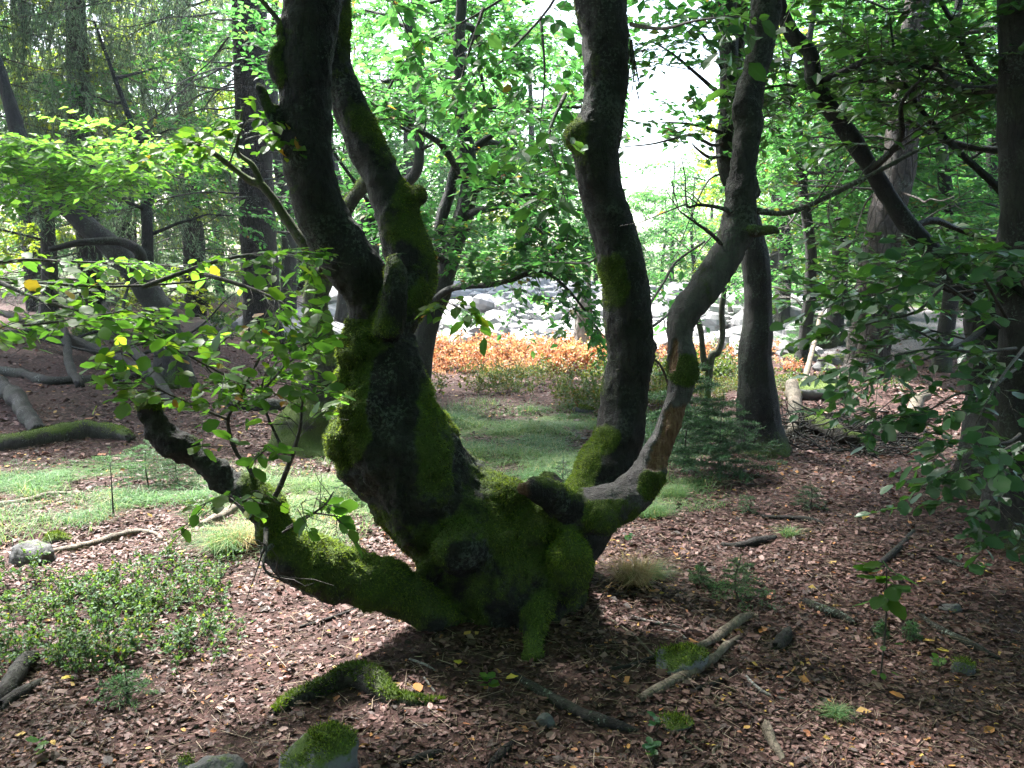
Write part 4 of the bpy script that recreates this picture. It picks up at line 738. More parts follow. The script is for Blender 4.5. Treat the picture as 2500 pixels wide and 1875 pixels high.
# near branch reaching in over the moss, from a beech standing just outside the view
st = [(np.array([onground(-3.3, 3.2), A(-3.25, 3.2, 1.0), A(-3.2, 3.25, 2.2), A(-3.3, 3.3, 4.0), A(-3.2, 3.3, 6.0)]), A(0.16, 0.14, 0.12, 0.09, 0.04))]
nb_ = [pb((-700, 760, 3.2), (-300, 740, 3.15), (0, 690, 3.1), (250, 700, 3.1), (450, 690, 3.15), (560, 670, 3.2)), pb((-500, 740, 3.2), (-150, 800, 2.95), (100, 790, 2.85), (300, 760, 2.8)), pb((350, 700, 3.1), (520, 640, 3.1), (640, 620, 3.1), (730, 630, 3.1), (800, 690, 3.15)), pb((-200, 720, 3.1), (0, 640, 3.2), (200, 640, 3.3), (420, 650, 3.4)), pb((0, 690, 3.1), (120, 740, 3.0), (330, 800, 3.0), (420, 850, 3.0)), pb((500, 670, 3.15), (600, 700, 3.1), (690, 740, 3.05), (740, 790, 3.0))]
b = onground(-3.3, 3.2); tl_ = thing('beech_tree', 'beech branch with bright green sunlit leaves reaching over the mossy limb', 'tree', b)
part(tl_, 'trunk', MB().add(*tube(*st[0], seg=16, amp=0.08)), M['beech'])
bough_parts(tl_, nb_, 0.009, M['twig'], seg=7)
c = crown(nb_, 16, 0.30, 2, 0.19, 5, 0.046, 251, zv=0.10, flat=0.42, tmin=0.15, droop=0.22, keep=lambda p: p[:, 0] < -0.66)
big = biggest(c, 290); rest = np.setdiff1d(np.arange(len(c['p'])), big)
part(tl_, 'twigs', twigmesh(c, 0.0045, 0.0016), M['twig'], kind='stuff'); part(tl_, 'leaves', leafmesh(c, LEAF_MID, rest), M['leafnear'], kind='stuff', smooth=False); leaf_objs(tl_, tl_, c, big, M['leafnear'], 'near')
cb = auto_boughs(st[0][0], 11, 4.0, 5.9, 2.6, 255); c = crown(cb, 11, 1.2, 7, 0.45, 8, 0.13, 256, keep=lambda p: high(p) & shade_ok(p)); part(tl_, 'crown', leafmesh(c), M['leaf'], kind='stuff', smooth=False); bough_parts(tl_, cb, 0.03, M['beech'])  # unseen upper crown, leaves enlarged to shade the near ground on the left

# drooping beech bush on the right: a young beech with large deep-green leaves
b = gp(2395, 1290); tr_ = thing('young_beech', 'young beech with drooping deep green leaves in front of the squat dark beech', 'tree', b)
ys = [A(*b), b + A(0.05, 0.05, 0.45), b + A(0.15, 0.1, 0.9), b + A(0.2, 0.1, 1.3)]
part(tr_, 'trunk', MB().add(*tube(np.array(ys), A(0.022, 0.018, 0.014, 0.008), amp=0.1)), M['twig'])
yb = [pb((2440, 800, 4.6), (2300, 690, 4.3), (2220, 690, 4.1), (2140, 720, 4.05), (2060, 740, 4.0)), pb((2460, 780, 4.5), (2380, 650, 4.1), (2300, 610, 3.9), (2230, 640, 3.8)), pb((2480, 850, 4.3), (2380, 860, 4.0), (2300, 850, 3.8), (2220, 860, 3.75), (2150, 880, 3.7)), pb((2480, 900, 4.2), (2400, 960, 3.8), (2340, 960, 3.7), (2270, 1000, 3.6), (2200, 1020, 3.55)),
      pb((2500, 700, 4.2), (2470, 640, 3.8), (2420, 620, 3.6)), pb((2500, 850, 4.2), (2460, 900, 3.6), (2420, 960, 3.3), (2380, 1040, 3.2)), pb((2490, 1080, 4.4), (2430, 1110, 4.2), (2370, 1140, 4.1), (2310, 1170, 4.05)), pb((2480, 1100, 4.3), (2450, 1170, 4.1), (2440, 1220, 4.0), (2440, 1250, 3.95)), pb((2490, 1060, 4.3), (2460, 1080, 4.0), (2400, 1085, 3.9), (2340, 1100, 3.9)),
      pb((2300, 700, 4.3), (2240, 760, 4.1), (2160, 780, 4.1), (2090, 800, 4.1))]
bough_parts(tr_, yb, 0.009, M['twig'], seg=6)
c = crown(yb, 11, 0.36, 2, 0.21, 5, 0.066, 261, flat=0.45, tmin=0.12, droop=0.2, zv=0.14)
big = biggest(c, 300); rest = np.setdiff1d(np.arange(len(c['p'])), big)
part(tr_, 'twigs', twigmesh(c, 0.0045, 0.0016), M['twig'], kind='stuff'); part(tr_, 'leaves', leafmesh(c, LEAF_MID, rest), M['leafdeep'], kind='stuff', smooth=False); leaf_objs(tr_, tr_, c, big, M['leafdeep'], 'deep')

# unseen beeches added to shade the trunk fronts and the near ground
for q, (x_, y_, h_, lb) in enumerate([(-2.6, -1.8, 9, 'beech behind the viewer on the mossy log side'), (2.4, -2.2, 9, 'beech behind the viewer on the dark thicket side'), (0.2, -5.0, 10, 'tall beech straight behind the viewer'), (5.0, 1.2, 9, 'beech outside the view past the dark thicket'), (6.5, 5.5, 9, 'beech outside the view behind the lichen-speckled trunk'), (-5.2, -0.6, 9, 'beech outside the view past the bilberry patch'), (-3.6, -6.0, 9, 'beech farther behind the viewer on the mossy log side'), (3.8, -6.0, 9, 'beech farther behind the viewer on the dark thicket side'), (-8.2, 12.5, 10, 'tall beech outside the view beside the drooping spruce')]):
    b = onground(x_, y_); p = np.array([b, b + A(0.1, 0, 2.4), b + A(-0.1, 0.1, 5), b + A(0.1, 0, h_)])
    bo = auto_boughs(p, 30, 0.9, h_ - 0.5, 3.4, 300 + q)
    beech('beech_tree', lb, [(p, A(0.22, 0.18, 0.13, 0.03))], M['beechdark'], M['leaf'], bo, crk(310 + q, nb=7, bl=1.5, ntw=7, nl=7, ls=0.225, tl=0.6), tw=False, keep=lambda p: ((high(p) & ((p[:, 1] < 4) | (p[:, 2] > CAMZ + 0.31 * p[:, 1])) & shade_ok(p)) | (p[:, 1] < 0.3) | (np.abs(p[:, 0]) > 0.75 * p[:, 1] + 0.5)) & (np.linalg.norm(p - A(0, 0, CAMZ), axis=1) > 1.0))

# ------------------------------------------------------------------ spruces
def spruce(name, label, p, r_, zs, Lf, seed, dens=22, hang=0.45, dead=0, deadz=(0, 0), mat=None, az=(0, 6.2832), group=None, needle=0.06, thin=0.30, deadL=2.2, keep=None, brad=0.016):
    r = np.random.default_rng(seed); b = onground(p[0][0], p[0][1]); p = p.copy(); p[0][2] = b[2] - 0.08; t = thing(name, label, 'tree', b, group)
    v, f = tube(p, r_, n=len(p) * 8, seg=18, amp=0.05, freq=7, seed=seed); part(t, 'trunk', MB().add(v, f, moss=0.0), M['spruce'])
    s = catmull(p, 120); polys = []
    for q, z in enumerate(zs):
        j = int(np.argmin(np.abs(s[:, 2] - z))); a = az[0] + (az[1] - az[0]) * ((q * 0.618 + r.uniform(0, .1)) % 1); L = Lf(z) * r.uniform(0.75, 1.15); tt = np.linspace(0, 1, 7)
        d = A(math.cos(a), math.sin(a), 0); lat = A(-d[1], d[0], 0); polys.append(s[j] + d * (L * tt)[:, None] + A(0, 0, 1) * ((0.05 * tt - 0.55 * tt ** 2 + 0.28 * tt ** 3) * L)[:, None] + lat * (r.normal(0, 0.12) * L * tt ** 2)[:, None])
    for q, b_ in enumerate(polys): part(t, 'branch', MB().add(*tube(b_, np.linspace(brad, brad * 0.25, 7), n=14, seg=5, amp=0.1, seed=q)), M['twig'])
    if polys:
        PB = []; 
        for b_ in polys:
            c = catmull(b_, 40); n = max(4, int(dens * np.linalg.norm(b_[-1] - b_[0]))); k = r.integers(6, 40, n); T = norm(np.gradient(c, axis=0))[k]; lat = norm(np.cross(T, A(0, 0, 1))) * r.choice([-1, 1], n)[:, None]
            d = norm(T * 0.4 + lat * r.uniform(0.1, 0.9, (n, 1)) + A(0, 0, -1) * r.uniform(0.3, 1.6, (n, 1))); Ls = hang * r.uniform(0.4, 1.3, n); tt = np.linspace(0, 1, 4)
            PB.append(c[k][:, None] + d[:, None] * (Ls[:, None] * tt)[..., None] + A(0, 0, -1) * (0.35 * Ls[:, None] * tt ** 2)[..., None])
        PB = np.concatenate(PB)
        if keep is not None: PB = PB[keep(PB[:, 1])]
        part(t, 'twigs', MB().add(*mtubes(PB[:, [0, 3]], np.full((len(PB), 2), 0.003), 3)), M['twig'], kind='stuff')
        n = len(PB); m = int(5 * hang / needle * 0.5) + 4; u = r.uniform(0, 2.999, (n, m)); i = u.astype(int); fr = (u - i)[..., None]; ii = np.arange(n)[:, None]
        pos = (PB[ii, i] * (1 - fr) + PB[ii, i + 1] * fr).reshape(-1, 3); ax = np.repeat(norm(PB[:, -1] - PB[:, 0]), m, 0); d = norm(ax * 0.9 + r.normal(0, 0.45, ax.shape))
        tpl = (LEAF_LO[0] * A(1, thin, 1), LEAF_LO[1]); V_, F_ = inst(tpl[0], tpl[1], pos, d, rdir(len(pos), r), needle * r.uniform(0.6, 1.3, len(pos)))
        part(t, 'crown', MB().add(V_, F_, tint=np.repeat(np.clip(r.normal(0.5, 0.22, len(pos)), 0, 0.99), 4)), mat or M['hangneedle'], kind='stuff', smooth=False)
    for q in range(dead):
        z = r.uniform(*deadz); j = int(np.argmin(np.abs(s[:, 2] - z))); a = r.uniform(2.3, 4.4) if r.random() < 0.72 else r.uniform(-0.9, 0.9); L = deadL * r.uniform(0.35, 1.1)
        b_ = wander(s[j], A(math.cos(a), math.sin(a), r.uniform(-0.25, 0.15)), L, 7, r, 0.13, 0.05); m_ = MB().add(*tube(b_, np.linspace(0.02, 0.004, 8), n=24, seg=5, amp=0.15, seed=q))
        n = 9; c = catmull(b_, 30); k = r.integers(6, 30, n); d = norm(norm(np.gradient(c, axis=0))[k] + r.normal(0, 0.5, (n, 3)) - A(0, 0, 0.3)); Ls = L * r.uniform(0.12, 0.4, n); tt = np.linspace(0, 1, 4)
        m_.add(*mtubes(c[k][:, None] + d[:, None] * (Ls[:, None] * tt)[..., None] + r.normal(0, 0.03, (n, 4, 3)) * tt[None, :, None], np.full((n, 4), 0.005) * np.linspace(1, 0.4, 4), 3)); part(t, 'dead_branch', m_, M['twig'])
    return t
p, r_ = ext([(645, 812, 92, 14.5), (640, 760, 86, 14.5), (632, 600, 84, 14.5), (625, 450, 80, 14.5), (616, 250, 80, 14.5), (608, 0, 80, 14.5)], 5)
spruce('spruce_tree', 'tall straight spruce trunk with bare dead branches left of the gnarled beech', p, r_, np.linspace(5.6, 9.5, 34), lambda z: 3.4, 401, dens=9, hang=0.75, dead=30, deadz=(2.0, 6.4), deadL=2.9, az=(1.9, 4.6))
for q, (px_, Y_, h_, n_, lb, z0) in enumerate([(230, 15.5, 12, 60, 'spruce with grey-green curtains of hanging twigs behind the leaning beech', 3.2), (-60, 13.5, 12, 60, 'spruce with drooping twigs beside the leaning beech', 3.0), (480, 19.0, 13, 60, 'spruce with pale drooping twigs behind the straight spruce trunk', 1.8), (90, 22.0, 12, 50, 'dim spruce deep in the stand behind the drooping spruces', 1.2), (330, 27.0, 12, 50, 'far dim spruce showing between drooping twigs', 0.8), (740, 26.0, 12, 50, 'far spruce just beside the straight spruce trunk', 0.8)]):
    x_ = (px_ - 1250) / F * Y_; b = onground(x_, Y_); p = np.array([b, b + A(0, 0, 4), b + A(0.05, 0, 8), b + A(0, 0, h_)])
    spruce('spruce_tree', lb, p, A(0.22, 0.18, 0.11, 0.02), np.linspace(z0, 10.5, n_ + 16), lambda z: 3.3 - 0.2 * z, 410 + q, dens=13 if q < 2 else 6 if q == 2 else 4, hang=0.9, dead=10, deadz=(1, z0 + 0.5), needle=0.085, thin=0.24)

# ------------------------------------------------------------------ the far wood beyond the boulder field
protos = []
for q in range(4):
    b = A(0, 0, 0); p = np.array([b, b + A(0.1, 0, 3), b + A(-0.2, 0.1, 6), b + A(0, 0, 10)]); t = thing('beech_tree', 'hazy green tree in the wood beyond the boulder field', 'tree', b, 'far trees beyond the boulder field')
    part(t, 'trunk', MB().add(*tube(p, A(0.2, 0.17, 0.12, 0.03), seg=8, n=16)), M['beechdark']); c = crown(auto_boughs(p, 26, 0.8, 9.6, 3.4, 500 + q), 9, 1.7, 6, 0.7, 7, 0.19, 510 + q)
    part(t, 'crown', leafmesh(c), M['leaf'] if q < 3 else M['leafyellow'], kind='stuff', smooth=False); protos.append(t)
r = np.random.default_rng(9); used = set()
spots = []
for row, (Y_, n_, h0) in enumerate([(33, 15, 1.0), (41, 17, 1.1), (52, 19, 1.2)]):
    for q in range(n_):
        u = -0.75 + 1.5 * (q + 0.5 + r.uniform(-0.3, 0.3)) / n_; sc_ = h0 * r.uniform(0.75, 1.1); yy = Y_ + r.uniform(-3, 3)
        if 0.06 < u < 0.27: sc_ *= 0.46 if row == 0 else 0.62; yy += 4
        if u < -0.2 and row > 0: continue
        spots.append((u * yy, yy, sc_))
for k, (x_, y_, s_) in enumerate(spots):
    pr = protos[k % 7 if k % 7 < 4 else k % 3]; g = onground(x_, y_, -0.05)
    u_ = x_ / y_; lb = ('yellowing' if k % 7 == 3 else 'hazy green') + (' tree far behind the drooping spruces' if u_ < -0.2 else ' tree far behind the slim dark beech' if u_ < 0.06 else ' low tree on the skyline beyond the boulder field' if u_ < 0.27 else ' tree in the wood far behind the pine')
    if pr.name not in used: used.add(pr.name); pr['label'] = lb; pr.location = Vector([float(a) for a in g]); pr.rotation_euler[2] = r.uniform(0, 6); pr.scale = (s_,) * 3
    else: dup(pr, g, r.uniform(0, 6.28), label=lb, scale=s_)

# ------------------------------------------------------------------ boulder field
def rock(seed, n=12, rough=0.35, squash=0.62):
    bm_v, fs = ball((0, 0, 0), 1.0, n); r = np.random.default_rng(seed); off = r.uniform(0, 50, 3)
    v = bm_v.copy()
    for q in range(7):
        d = norm(r.normal(size=3)); h = r.uniform(0.55, 0.85); k = v @ d; v = v - d * np.clip(k - h, 0, None)[:, None] * 0.92
    v = v * (1 + rough * 0.5 * fbm(v * 1.7 + off, 3, seed))[:, None] * A(1.15, 0.9, squash); return v, fs
RM = [MB().add(*rock(600 + q)).mesh('boulder', M['stone'], smooth=False) for q in range(10)]
r = np.random.default_rng(12); cand = []
while len(cand) < 6000:
    y_ = 15.0 + 16 * r.random() ** 1.3; x_ = max(-4.6, r.uniform(-0.34, 0.33) * y_ + r.normal(0, 0.2))
    if r.random() < float(pale(x_, y_)) + 0.05: cand.append((x_, y_, 0.115 * r.lognormal(0, 0.60) * (0.7 + 0.02 * y_)))
RC = [rock(700 + q, 5) for q in range(40)]
cand = sorted(cand, key=lambda c: -c[2] / c[1]); rest = MB(); hz = H(np.array([c[0] for c in cand]), np.array([c[1] for c in cand])).tolist()
for k, (x_, y_, s_) in enumerate(cand):
    s_ = min(s_, 0.42); z = hz[k] + s_ * 0.3
    if k < 300:
        o = bpy.data.objects.new('boulder', RM[k % 10]); COL.objects.link(o); o.location = (x_, y_, z); o.rotation_euler = (r.normal(0, 0.3), r.normal(0, 0.3), r.uniform(0, 6.28)); o.scale = (s_,) * 3
        tag(o, 'pale boulder lying right behind the orange bilberries' if y_ < 16.5 else 'pale boulder in the middle of the boulder field' if y_ < 20 else 'pale boulder towards the far rim of the boulder field', 'boulder', 'boulders of the sunlit boulder field')
    else:
        v, f = RC[k % 40]; a = r.uniform(0, 6.28); ca, sa = math.cos(a), math.sin(a); v = np.stack([v[:, 0] * ca - v[:, 1] * sa, v[:, 0] * sa + v[:, 1] * ca, v[:, 2]], -1) * s_ + A(x_, y_, z); rest.add(v, f)
o = bpy.data.objects.new('rubble', rest.mesh('rubble', M['stone'], smooth=False)); COL.objects.link(o); tag(o, 'small pale stones filling the boulder field', 'rubble', kind='stuff')

# pale barkless snag in front of it
b = gp(1420, 885); b = onground(b[0] * 1.0, 14.4); xx = (1420 - 1250) / F * 14.4; b = onground(xx, 14.4)
t = thing('dead_snag', 'pale barkless dead snag standing before the boulder field', 'tree', b)
part(t, 'trunk', MB().add(*tube(np.array([b - A(0, 0, .05), b + A(0, 0, .4), b + A(.03, 0, .9), b + A(.02, 0, 1.15)]), A(0.17, 0.13, 0.11, 0.06), seg=14, amp=0.22, freq=9)), M['greywood'])
part(t, 'splinter', MB().add(*tube(np.array([b + A(.1, 0, 0), b + A(.12, 0, .8), b + A(.10, 0, 1.7), b + A(.13, 0, 2.1)]), A(0.06, 0.045, 0.03, 0.006), seg=8, amp=0.25, freq=9)), M['greywood'])
part(t, 'splinter', MB().add(*tube(np.array([b + A(-.08, 0, 0), b + A(-.07, 0, .7), b + A(-.05, 0, 1.3)]), A(0.07, 0.05, 0.01), seg=8, amp=0.25, freq=9)), M['greywood'])

# ------------------------------------------------------------------ ground plants
def bilberry(seed, stems=9, h=0.30, leaf=0.022, nl=16, spread=0.16, tpl=LEAF_MID):
    r = np.random.default_rng(seed); L, D, N_, S = [], [], [], []; PB = []
    for q in range(stems):
        a = r.uniform(0, 6.28); p0 = A(math.cos(a), math.sin(a), 0) * r.uniform(0, spread * 0.5); d0 = norm(A(math.cos(a) * 0.6, math.sin(a) * 0.6, 1.0) + r.normal(0, 0.2, 3)); hh = h * r.uniform(0.55, 1.1); tt = np.linspace(0, 1, 4)
        main_ = p0 + d0 * (hh * tt)[:, None] + r.normal(0, 0.01, (4, 3)); PB.append(main_)
        for k in range(5):
            s_ = main_[1] + (main_[3] - main_[1]) * r.random(); d = norm(d0 * 0.6 + r.normal(0, 0.7, 3)); l_ = hh * r.uniform(0.25, 0.5); br = s_ + d * (l_ * tt)[:, None]; PB.append(br); n = nl // 2
            u = r.uniform(0.15, 1, n); L.append(s_ + d * (l_ * u)[:, None]); D.append(norm(d + r.normal(0, 0.8, (n, 3)))); N_.append(norm(A(0, 0, 1) + r.normal(0, 0.5, (n, 3)))); S.append(leaf * r.uniform(0.6, 1.3, n))
    L, D, N_, S = map(np.concatenate, (L, D, N_, S)); L[:, 2] = np.maximum(L[:, 2], 0.01)
    V_, F_ = inst(*tpl, L, D, N_, S); return np.array(PB), V_, F_, np.repeat(r.random(len(L)), len(tpl[0]))
BV = []
for q in range(6):
    PB, V_, F_, ti = bilberry(800 + q, stems=7, h=0.19, leaf=0.023, nl=12, spread=0.22); 
    BV.append((MB().add(*mtubes(PB, np.full(PB.shape[:2], 0.0014), 3)).mesh('stems', M['twig']), MB().add(V_, F_, tint=ti).mesh('leaves', M['bilberry'], smooth=False)))
r = np.random.default_rng(21); k = 0
while k < 78:
    px_, py_ = r.uniform(-60, 640), r.uniform(1385, 1720); e = 1.0 - ((px_ - 150) / 520) ** 2 - ((py_ - 1490) / 190) ** 2
    if px_ > 420 and py_ > 1640: continue
    if r.random() > e * 1.8: continue
    g = gp(px_, py_); t = thing('bilberry_bush', 'bilberry bush at the patch edge facing the low mossy limb' if px_ > 330 else 'bilberry bush at the patch end near the pale bluish stone' if py_ < 1470 else 'bilberry bush at the patch end near the dark crooked branch', 'shrub', g, 'bilberry bushes in the near patch'); t.rotation_euler = (0, 0, r.uniform(0, 6.28)); t.scale = (r.uniform(0.45, 0.9),) * 3
    for me_, nm, kd in ((BV[k % 6][0], 'stems', 'stuff'), (BV[k % 6][1], 'leaves', 'stuff')):
        o = bpy.data.objects.new(nm, me_); COL.objects.link(o); o.parent = t; o['kind'] = kd
    k += 1
def bil_mass(name, label, area, n, leaf, mat, h, seed, nl=14):
    r = np.random.default_rng(seed); m = MB(); protos_ = [bilberry(820 + q, 8, h, leaf * 1.08, nl, 0.25, LEAF_LO) for q in range(5)]; k = 0
    while k < n:
        x_, y_ = area(r)
        if x_ is None: continue
        PB, V_, F_, ti = protos_[k % 5]; a = r.uniform(0, 6.28); ca, sa = math.cos(a), math.sin(a); s_ = r.uniform(0.6, 1.25) * (0.85 + 0.7 * float(vnoise(A(x_ * 1.1, y_ * 1.1, 0), 19))); v = np.stack([V_[:, 0] * ca - V_[:, 1] * sa, V_[:, 0] * sa + V_[:, 1] * ca, V_[:, 2]], -1) * s_ + onground(x_, y_); m.add(v, F_, tint=np.clip(ti * 0.7 + 0.15 + r.normal(0, 0.12) + 0.25 * float(vnoise(A(x_ * .9, y_ * .9, 4), 23)), 0, 0.99)); k += 1
    o = bpy.data.objects.new(name, m.mesh(name, mat, smooth=False)); COL.objects.link(o); tag(o, label, 'undergrowth', kind='stuff')
def a_orange(r):
    y_ = r.uniform(11.9, 15.6); x_ = r.uniform(-1.9, 4.2)
    if x_ > 1.7 and r.random() < 0.72: return None, None
    return (x_, y_) if vnoise(A(x_ * 0.8, y_ * 0.8, 0), 5) > -0.8 and y_ > 12.2 + 0.5 * vnoise(A(x_, 0, 0), 8) else (None, None)
def a_green(r):
    y_ = r.uniform(8.7, 12.4); x_ = r.uniform(-1.7, 4.2); edge = 10.0 - 1.3 * float(sstep(0.1, 1.0, x_)) + 0.5 * float(vnoise(A(x_ * 1.5, 3, 0), 8))
    return (x_, y_) if y_ > edge and fbm(A(x_ * 1.2, y_ * 1.2, 0), 3, 9) > -0.18 else (None, None)
bil_mass('bilberry_undergrowth', 'orange-red bilberry undergrowth in front of the boulder field', a_orange, 270, 0.042, M['bilberryred'], 0.34, 31)
bil_mass('bilberry_undergrowth', 'green bilberry undergrowth at the far edge of the grass', a_green, 210, 0.030, M['bilberrydim'], 0.30, 32)
def a_left(r):
    y_ = r.uniform(12.5, 17); x_ = r.uniform(-8, -2); return (x_, y_)
bil_mass('bilberry_undergrowth', 'thin yellowish undergrowth around the spruce foot', a_left, 60, 0.04, M['bilberry'], 0.22, 33)

def blades(pos, h, lean, r, wd=0.0022):
    n = len(pos); a = r.uniform(0, 6.28, n); d = np.stack([np.cos(a), np.sin(a), np.zeros(n)], -1); hh = h * r.uniform(0.5, 1.2, n); l_ = lean * r.uniform(0.3, 1.6, n); wv = np.stack([-d[:, 1], d[:, 0], np.zeros(n)], -1) * wd
    mid = pos + A(0, 0, 1) * (hh * 0.62)[:, None] + d * (hh * l_ * 0.4)[:, None]; tip = pos + A(0, 0, 1) * (hh * (1 - 0.25 * l_))[:, None] + d * (hh * l_ * 1.25)[:, None]
    V_ = np.stack([pos - wv, pos + wv, mid - wv * 0.7, mid + wv * 0.7, tip], 1).reshape(-1, 3); b_ = (np.arange(n) * 5)[:, None]
    return V_, [b_ + np.array([[0, 1, 3]]), b_ + np.array([[0, 3, 2]]), b_ + np.array([[2, 3, 4]])]
r = np.random.default_rng(41); gpos = []
while sum(map(len, gpos)) < 82000:
    x_ = r.uniform(-6, 3.5, 60000); y_ = r.uniform(4.2, 10.5, 60000); g = green(x_, y_); o = r.random(60000) < g * np.clip(7.0 / y_, 0.4, 1.0) ** 1.2 * (0.3 + 0.7 * (vnoise(xy3(x_ * 5, y_ * 5), 3) > -0.2)); gpos.append(xy3(x_[o], y_[o], H(x_[o], y_[o]) - 0.005))
gpos = np.concatenate(gpos); V_, F_ = blades(gpos, 0.070 * np.clip(0.8 + 2.2 * fbm(gpos * A(2.8, 2.8, 0), 3, 47), 0.2, 2.3), 1.5, r, 0.0021)
o = bpy.data.objects.new('grass', MB().add(V_, F_, tint=np.repeat(np.clip(0.45 + 0.9 * fbm(gpos * 1.3, 4, 44) + r.normal(0, 0.2, len(gpos)), 0, 0.99), 5)).mesh('grass', M['grass'], smooth=False)); COL.objects.link(o); tag(o, 'fine soft grass covering the small clearing', 'grass', kind='stuff')
def tuft(px_, py_, w_px, h, n, mat, label, lean=1.2, name='grass_tuft'):
    g = gp(px_, py_); rad = pxm(w_px, g) / 2; r = np.random.default_rng(int(px_ + py_)); a = r.uniform(0, 6.28, n); q = rad * 0.45 * np.sqrt(r.random(n)); pos = xy3(g[0] + np.cos(a) * q, g[1] + np.sin(a) * q); pos[:, 2] = H(pos[:, 0], pos[:, 1]) - 0.004
    V_, F_ = blades(pos, h, lean, r, 0.0013); solo(name, MB().add(V_, F_, tint=np.repeat(r.random(n) * 0.99, 5)), mat, label, 'grass', g, smooth=False)
tuft(1545, 1425, 150, 0.13, 700, M['straw'], 'straw-coloured tuft of dry grass beside the mossy base')
tuft(1600, 1415, 90, 0.09, 300, M['grass'], 'green fringe of grass behind the straw-coloured tuft')
tuft(555, 1345, 150, 0.16, 700, M['grass'], 'pale grass tuft behind the upturned low limb')
tuft(600, 1335, 120, 0.15, 350, M['straw'], 'dry grass tuft touching the low mossy limb')
tuft(1925, 1310, 60, 0.07, 220, M['grass'], 'small grass tuft on the leaf litter right of the base')
tuft(2040, 1752, 80, 0.05, 300, M['grass'], 'tiny green moss-like tuft near the leafy seedling', 1.0)
tuft(1590, 1260, 170, 0.10, 800, M['grass'], 'grass clump under the curved stem')
tuft(1640, 1215, 150, 0.10, 600, M['grass'], 'grass clump between curved stem and young spruce')

def young_spruce(px_, py_, hpx, label, seed, whorls=5, width=0.5, bare=0.0, mat=None, needle=0.013, nb=6, dens=320):
    g = gp(px_, py_); h = pxm(hpx, g); r = np.random.default_rng(seed); t = thing('spruce_seedling', label, 'seedling', g)
    part(t, 'stem', MB().add(*tube(np.array([g - A(0, 0, .02), g + A(r.normal(0, .02), 0, h * .5), g + A(0, 0, h)]), A(0.006, 0.004, 0.0015) * max(1, h * 1.6), n=12, seg=6, amp=0.1)), M['twig'])
    PB = []
    for q in range(whorls):
        z = h * (bare + (1 - bare) * (q + 0.4) / whorls); L = h * width * (1 - 0.75 * (z / h - bare) / max(1 - bare, .1)) * r.uniform(0.8, 1.1); a0 = r.uniform(0, 6)
        for k in range(nb):
            a = a0 + k * 6.2832 / nb + r.normal(0, 0.15); tt = np.linspace(0, 1, 4); d = A(math.cos(a), math.sin(a), r.uniform(0.0, 0.4)); b_ = g + A(0, 0, z) + d * (L * tt)[:, None] - A(0, 0, 0.18) * (L * tt ** 2)[:, None]; PB.append(b_)
            for m in range(5):
                s_ = b_[1] + (b_[3] - b_[1]) * r.random(); d2 = norm(d + r.choice([-1, 1]) * A(-d[1], d[0], 0) * r.uniform(0.5, 1.0)); l2 = L * r.uniform(0.2, 0.42); PB.append(s_ + d2 * (l2 * tt)[:, None] - A(0, 0, 0.15) * (l2 * tt ** 2)[:, None])
    PB.append(g + A(0, 0, 1) * (h * np.linspace(0.9, 1.1, 4))[:, None]); PB = np.array(PB); part(t, 'branches', MB().add(*mtubes(PB, np.full(PB.shape[:2], 0.0012 + 0.001 * h), 3)), M['twig'], kind='stuff')
    ln_ = np.linalg.norm(PB[:, -1] - PB[:, 0], axis=1); cnt = np.maximum(6, (ln_ * dens * 0.013 / needle).astype(int)); ii = np.repeat(np.arange(len(PB)), cnt); u = r.uniform(0, 2.999, len(ii)); i = u.astype(int); f = (u - i)[:, None]
    pos = PB[ii, i] * (1 - f) + PB[ii, i + 1] * f; ax = norm(PB[ii, 3] - PB[ii, 0]); d = norm(ax * 0.7 + rdir(len(ii), r) * 0.9); V_, F_ = inst(LEAF_LO[0] * A(1, 0.28, 1), LEAF_LO[1], pos, d, rdir(len(ii), r), needle * r.uniform(0.8, 1.5, len(ii)))
    part(t, 'needles', MB().add(V_, F_, tint=np.repeat(np.clip(r.normal(0.5, 0.2, len(ii)), 0, .99), 4)), mat or M['seedling'], kind='stuff', smooth=False)
young_spruce(1803, 1467, 105, 'little green spruce seedling on the leaf litter beside crossed sticks', 901, 5, 0.85, nb=7)
young_spruce(1708, 1432, 55, 'tiny spruce seedling beside the straw-coloured tuft', 902, 4, 0.7)
young_spruce(277, 1262, 160, 'tall thin spruce seedling with needles only at its top', 903, 2, 0.55, 0.75)
young_spruce(365, 1195, 120, 'bushy spruce seedling behind the upturned end of the low limb', 904, 6, 0.95, nb=8)
young_spruce(440, 1190, 90, 'small bushy spruce seedling against the low limb', 905, 5, 0.9, nb=7)
young_spruce(862, 1222, 85, 'pale green spruce seedling under the bulging trunk', 906, 5, 0.8, nb=7)
young_spruce(1375, 1195, 75, 'dark spruce seedling on the grass behind the straight stem', 907, 5, 0.7, mat=M['needle'])
young_spruce(1668, 1150, 270, 'waist-high young spruce behind the curved stem', 908, 9, 0.62, 0.06, nb=8, needle=0.024, mat=M['needle'], dens=650)
young_spruce(1760, 1160, 190, 'knee-high young spruce beside the straight dark beech', 909, 7, 0.75, 0.05, nb=7, needle=0.022, mat=M['needle'], dens=600)
young_spruce(310, 1715, 75, 'flat spruce seedling at the edge of the bilberry patch', 910, 3, 1.0, 0.2, nb=7)
young_spruce(1975, 1240, 60, 'faint spruce seedling near the brush pile', 911, 4, 0.8, mat=M['needle'])
young_spruce(1822, 1250, 45, 'tiny bright spruce seedling on bare litter under the straight dark beech', 912, 3, 0.8)
young_spruce(2150, 1555, 40, 'tiny spruce seedling at the foot of the leafy seedling', 913, 3, 0.6)
young_spruce(2225, 1560, 45, 'tiny spruce seedling beside the long fallen stick', 914, 3, 0.6)
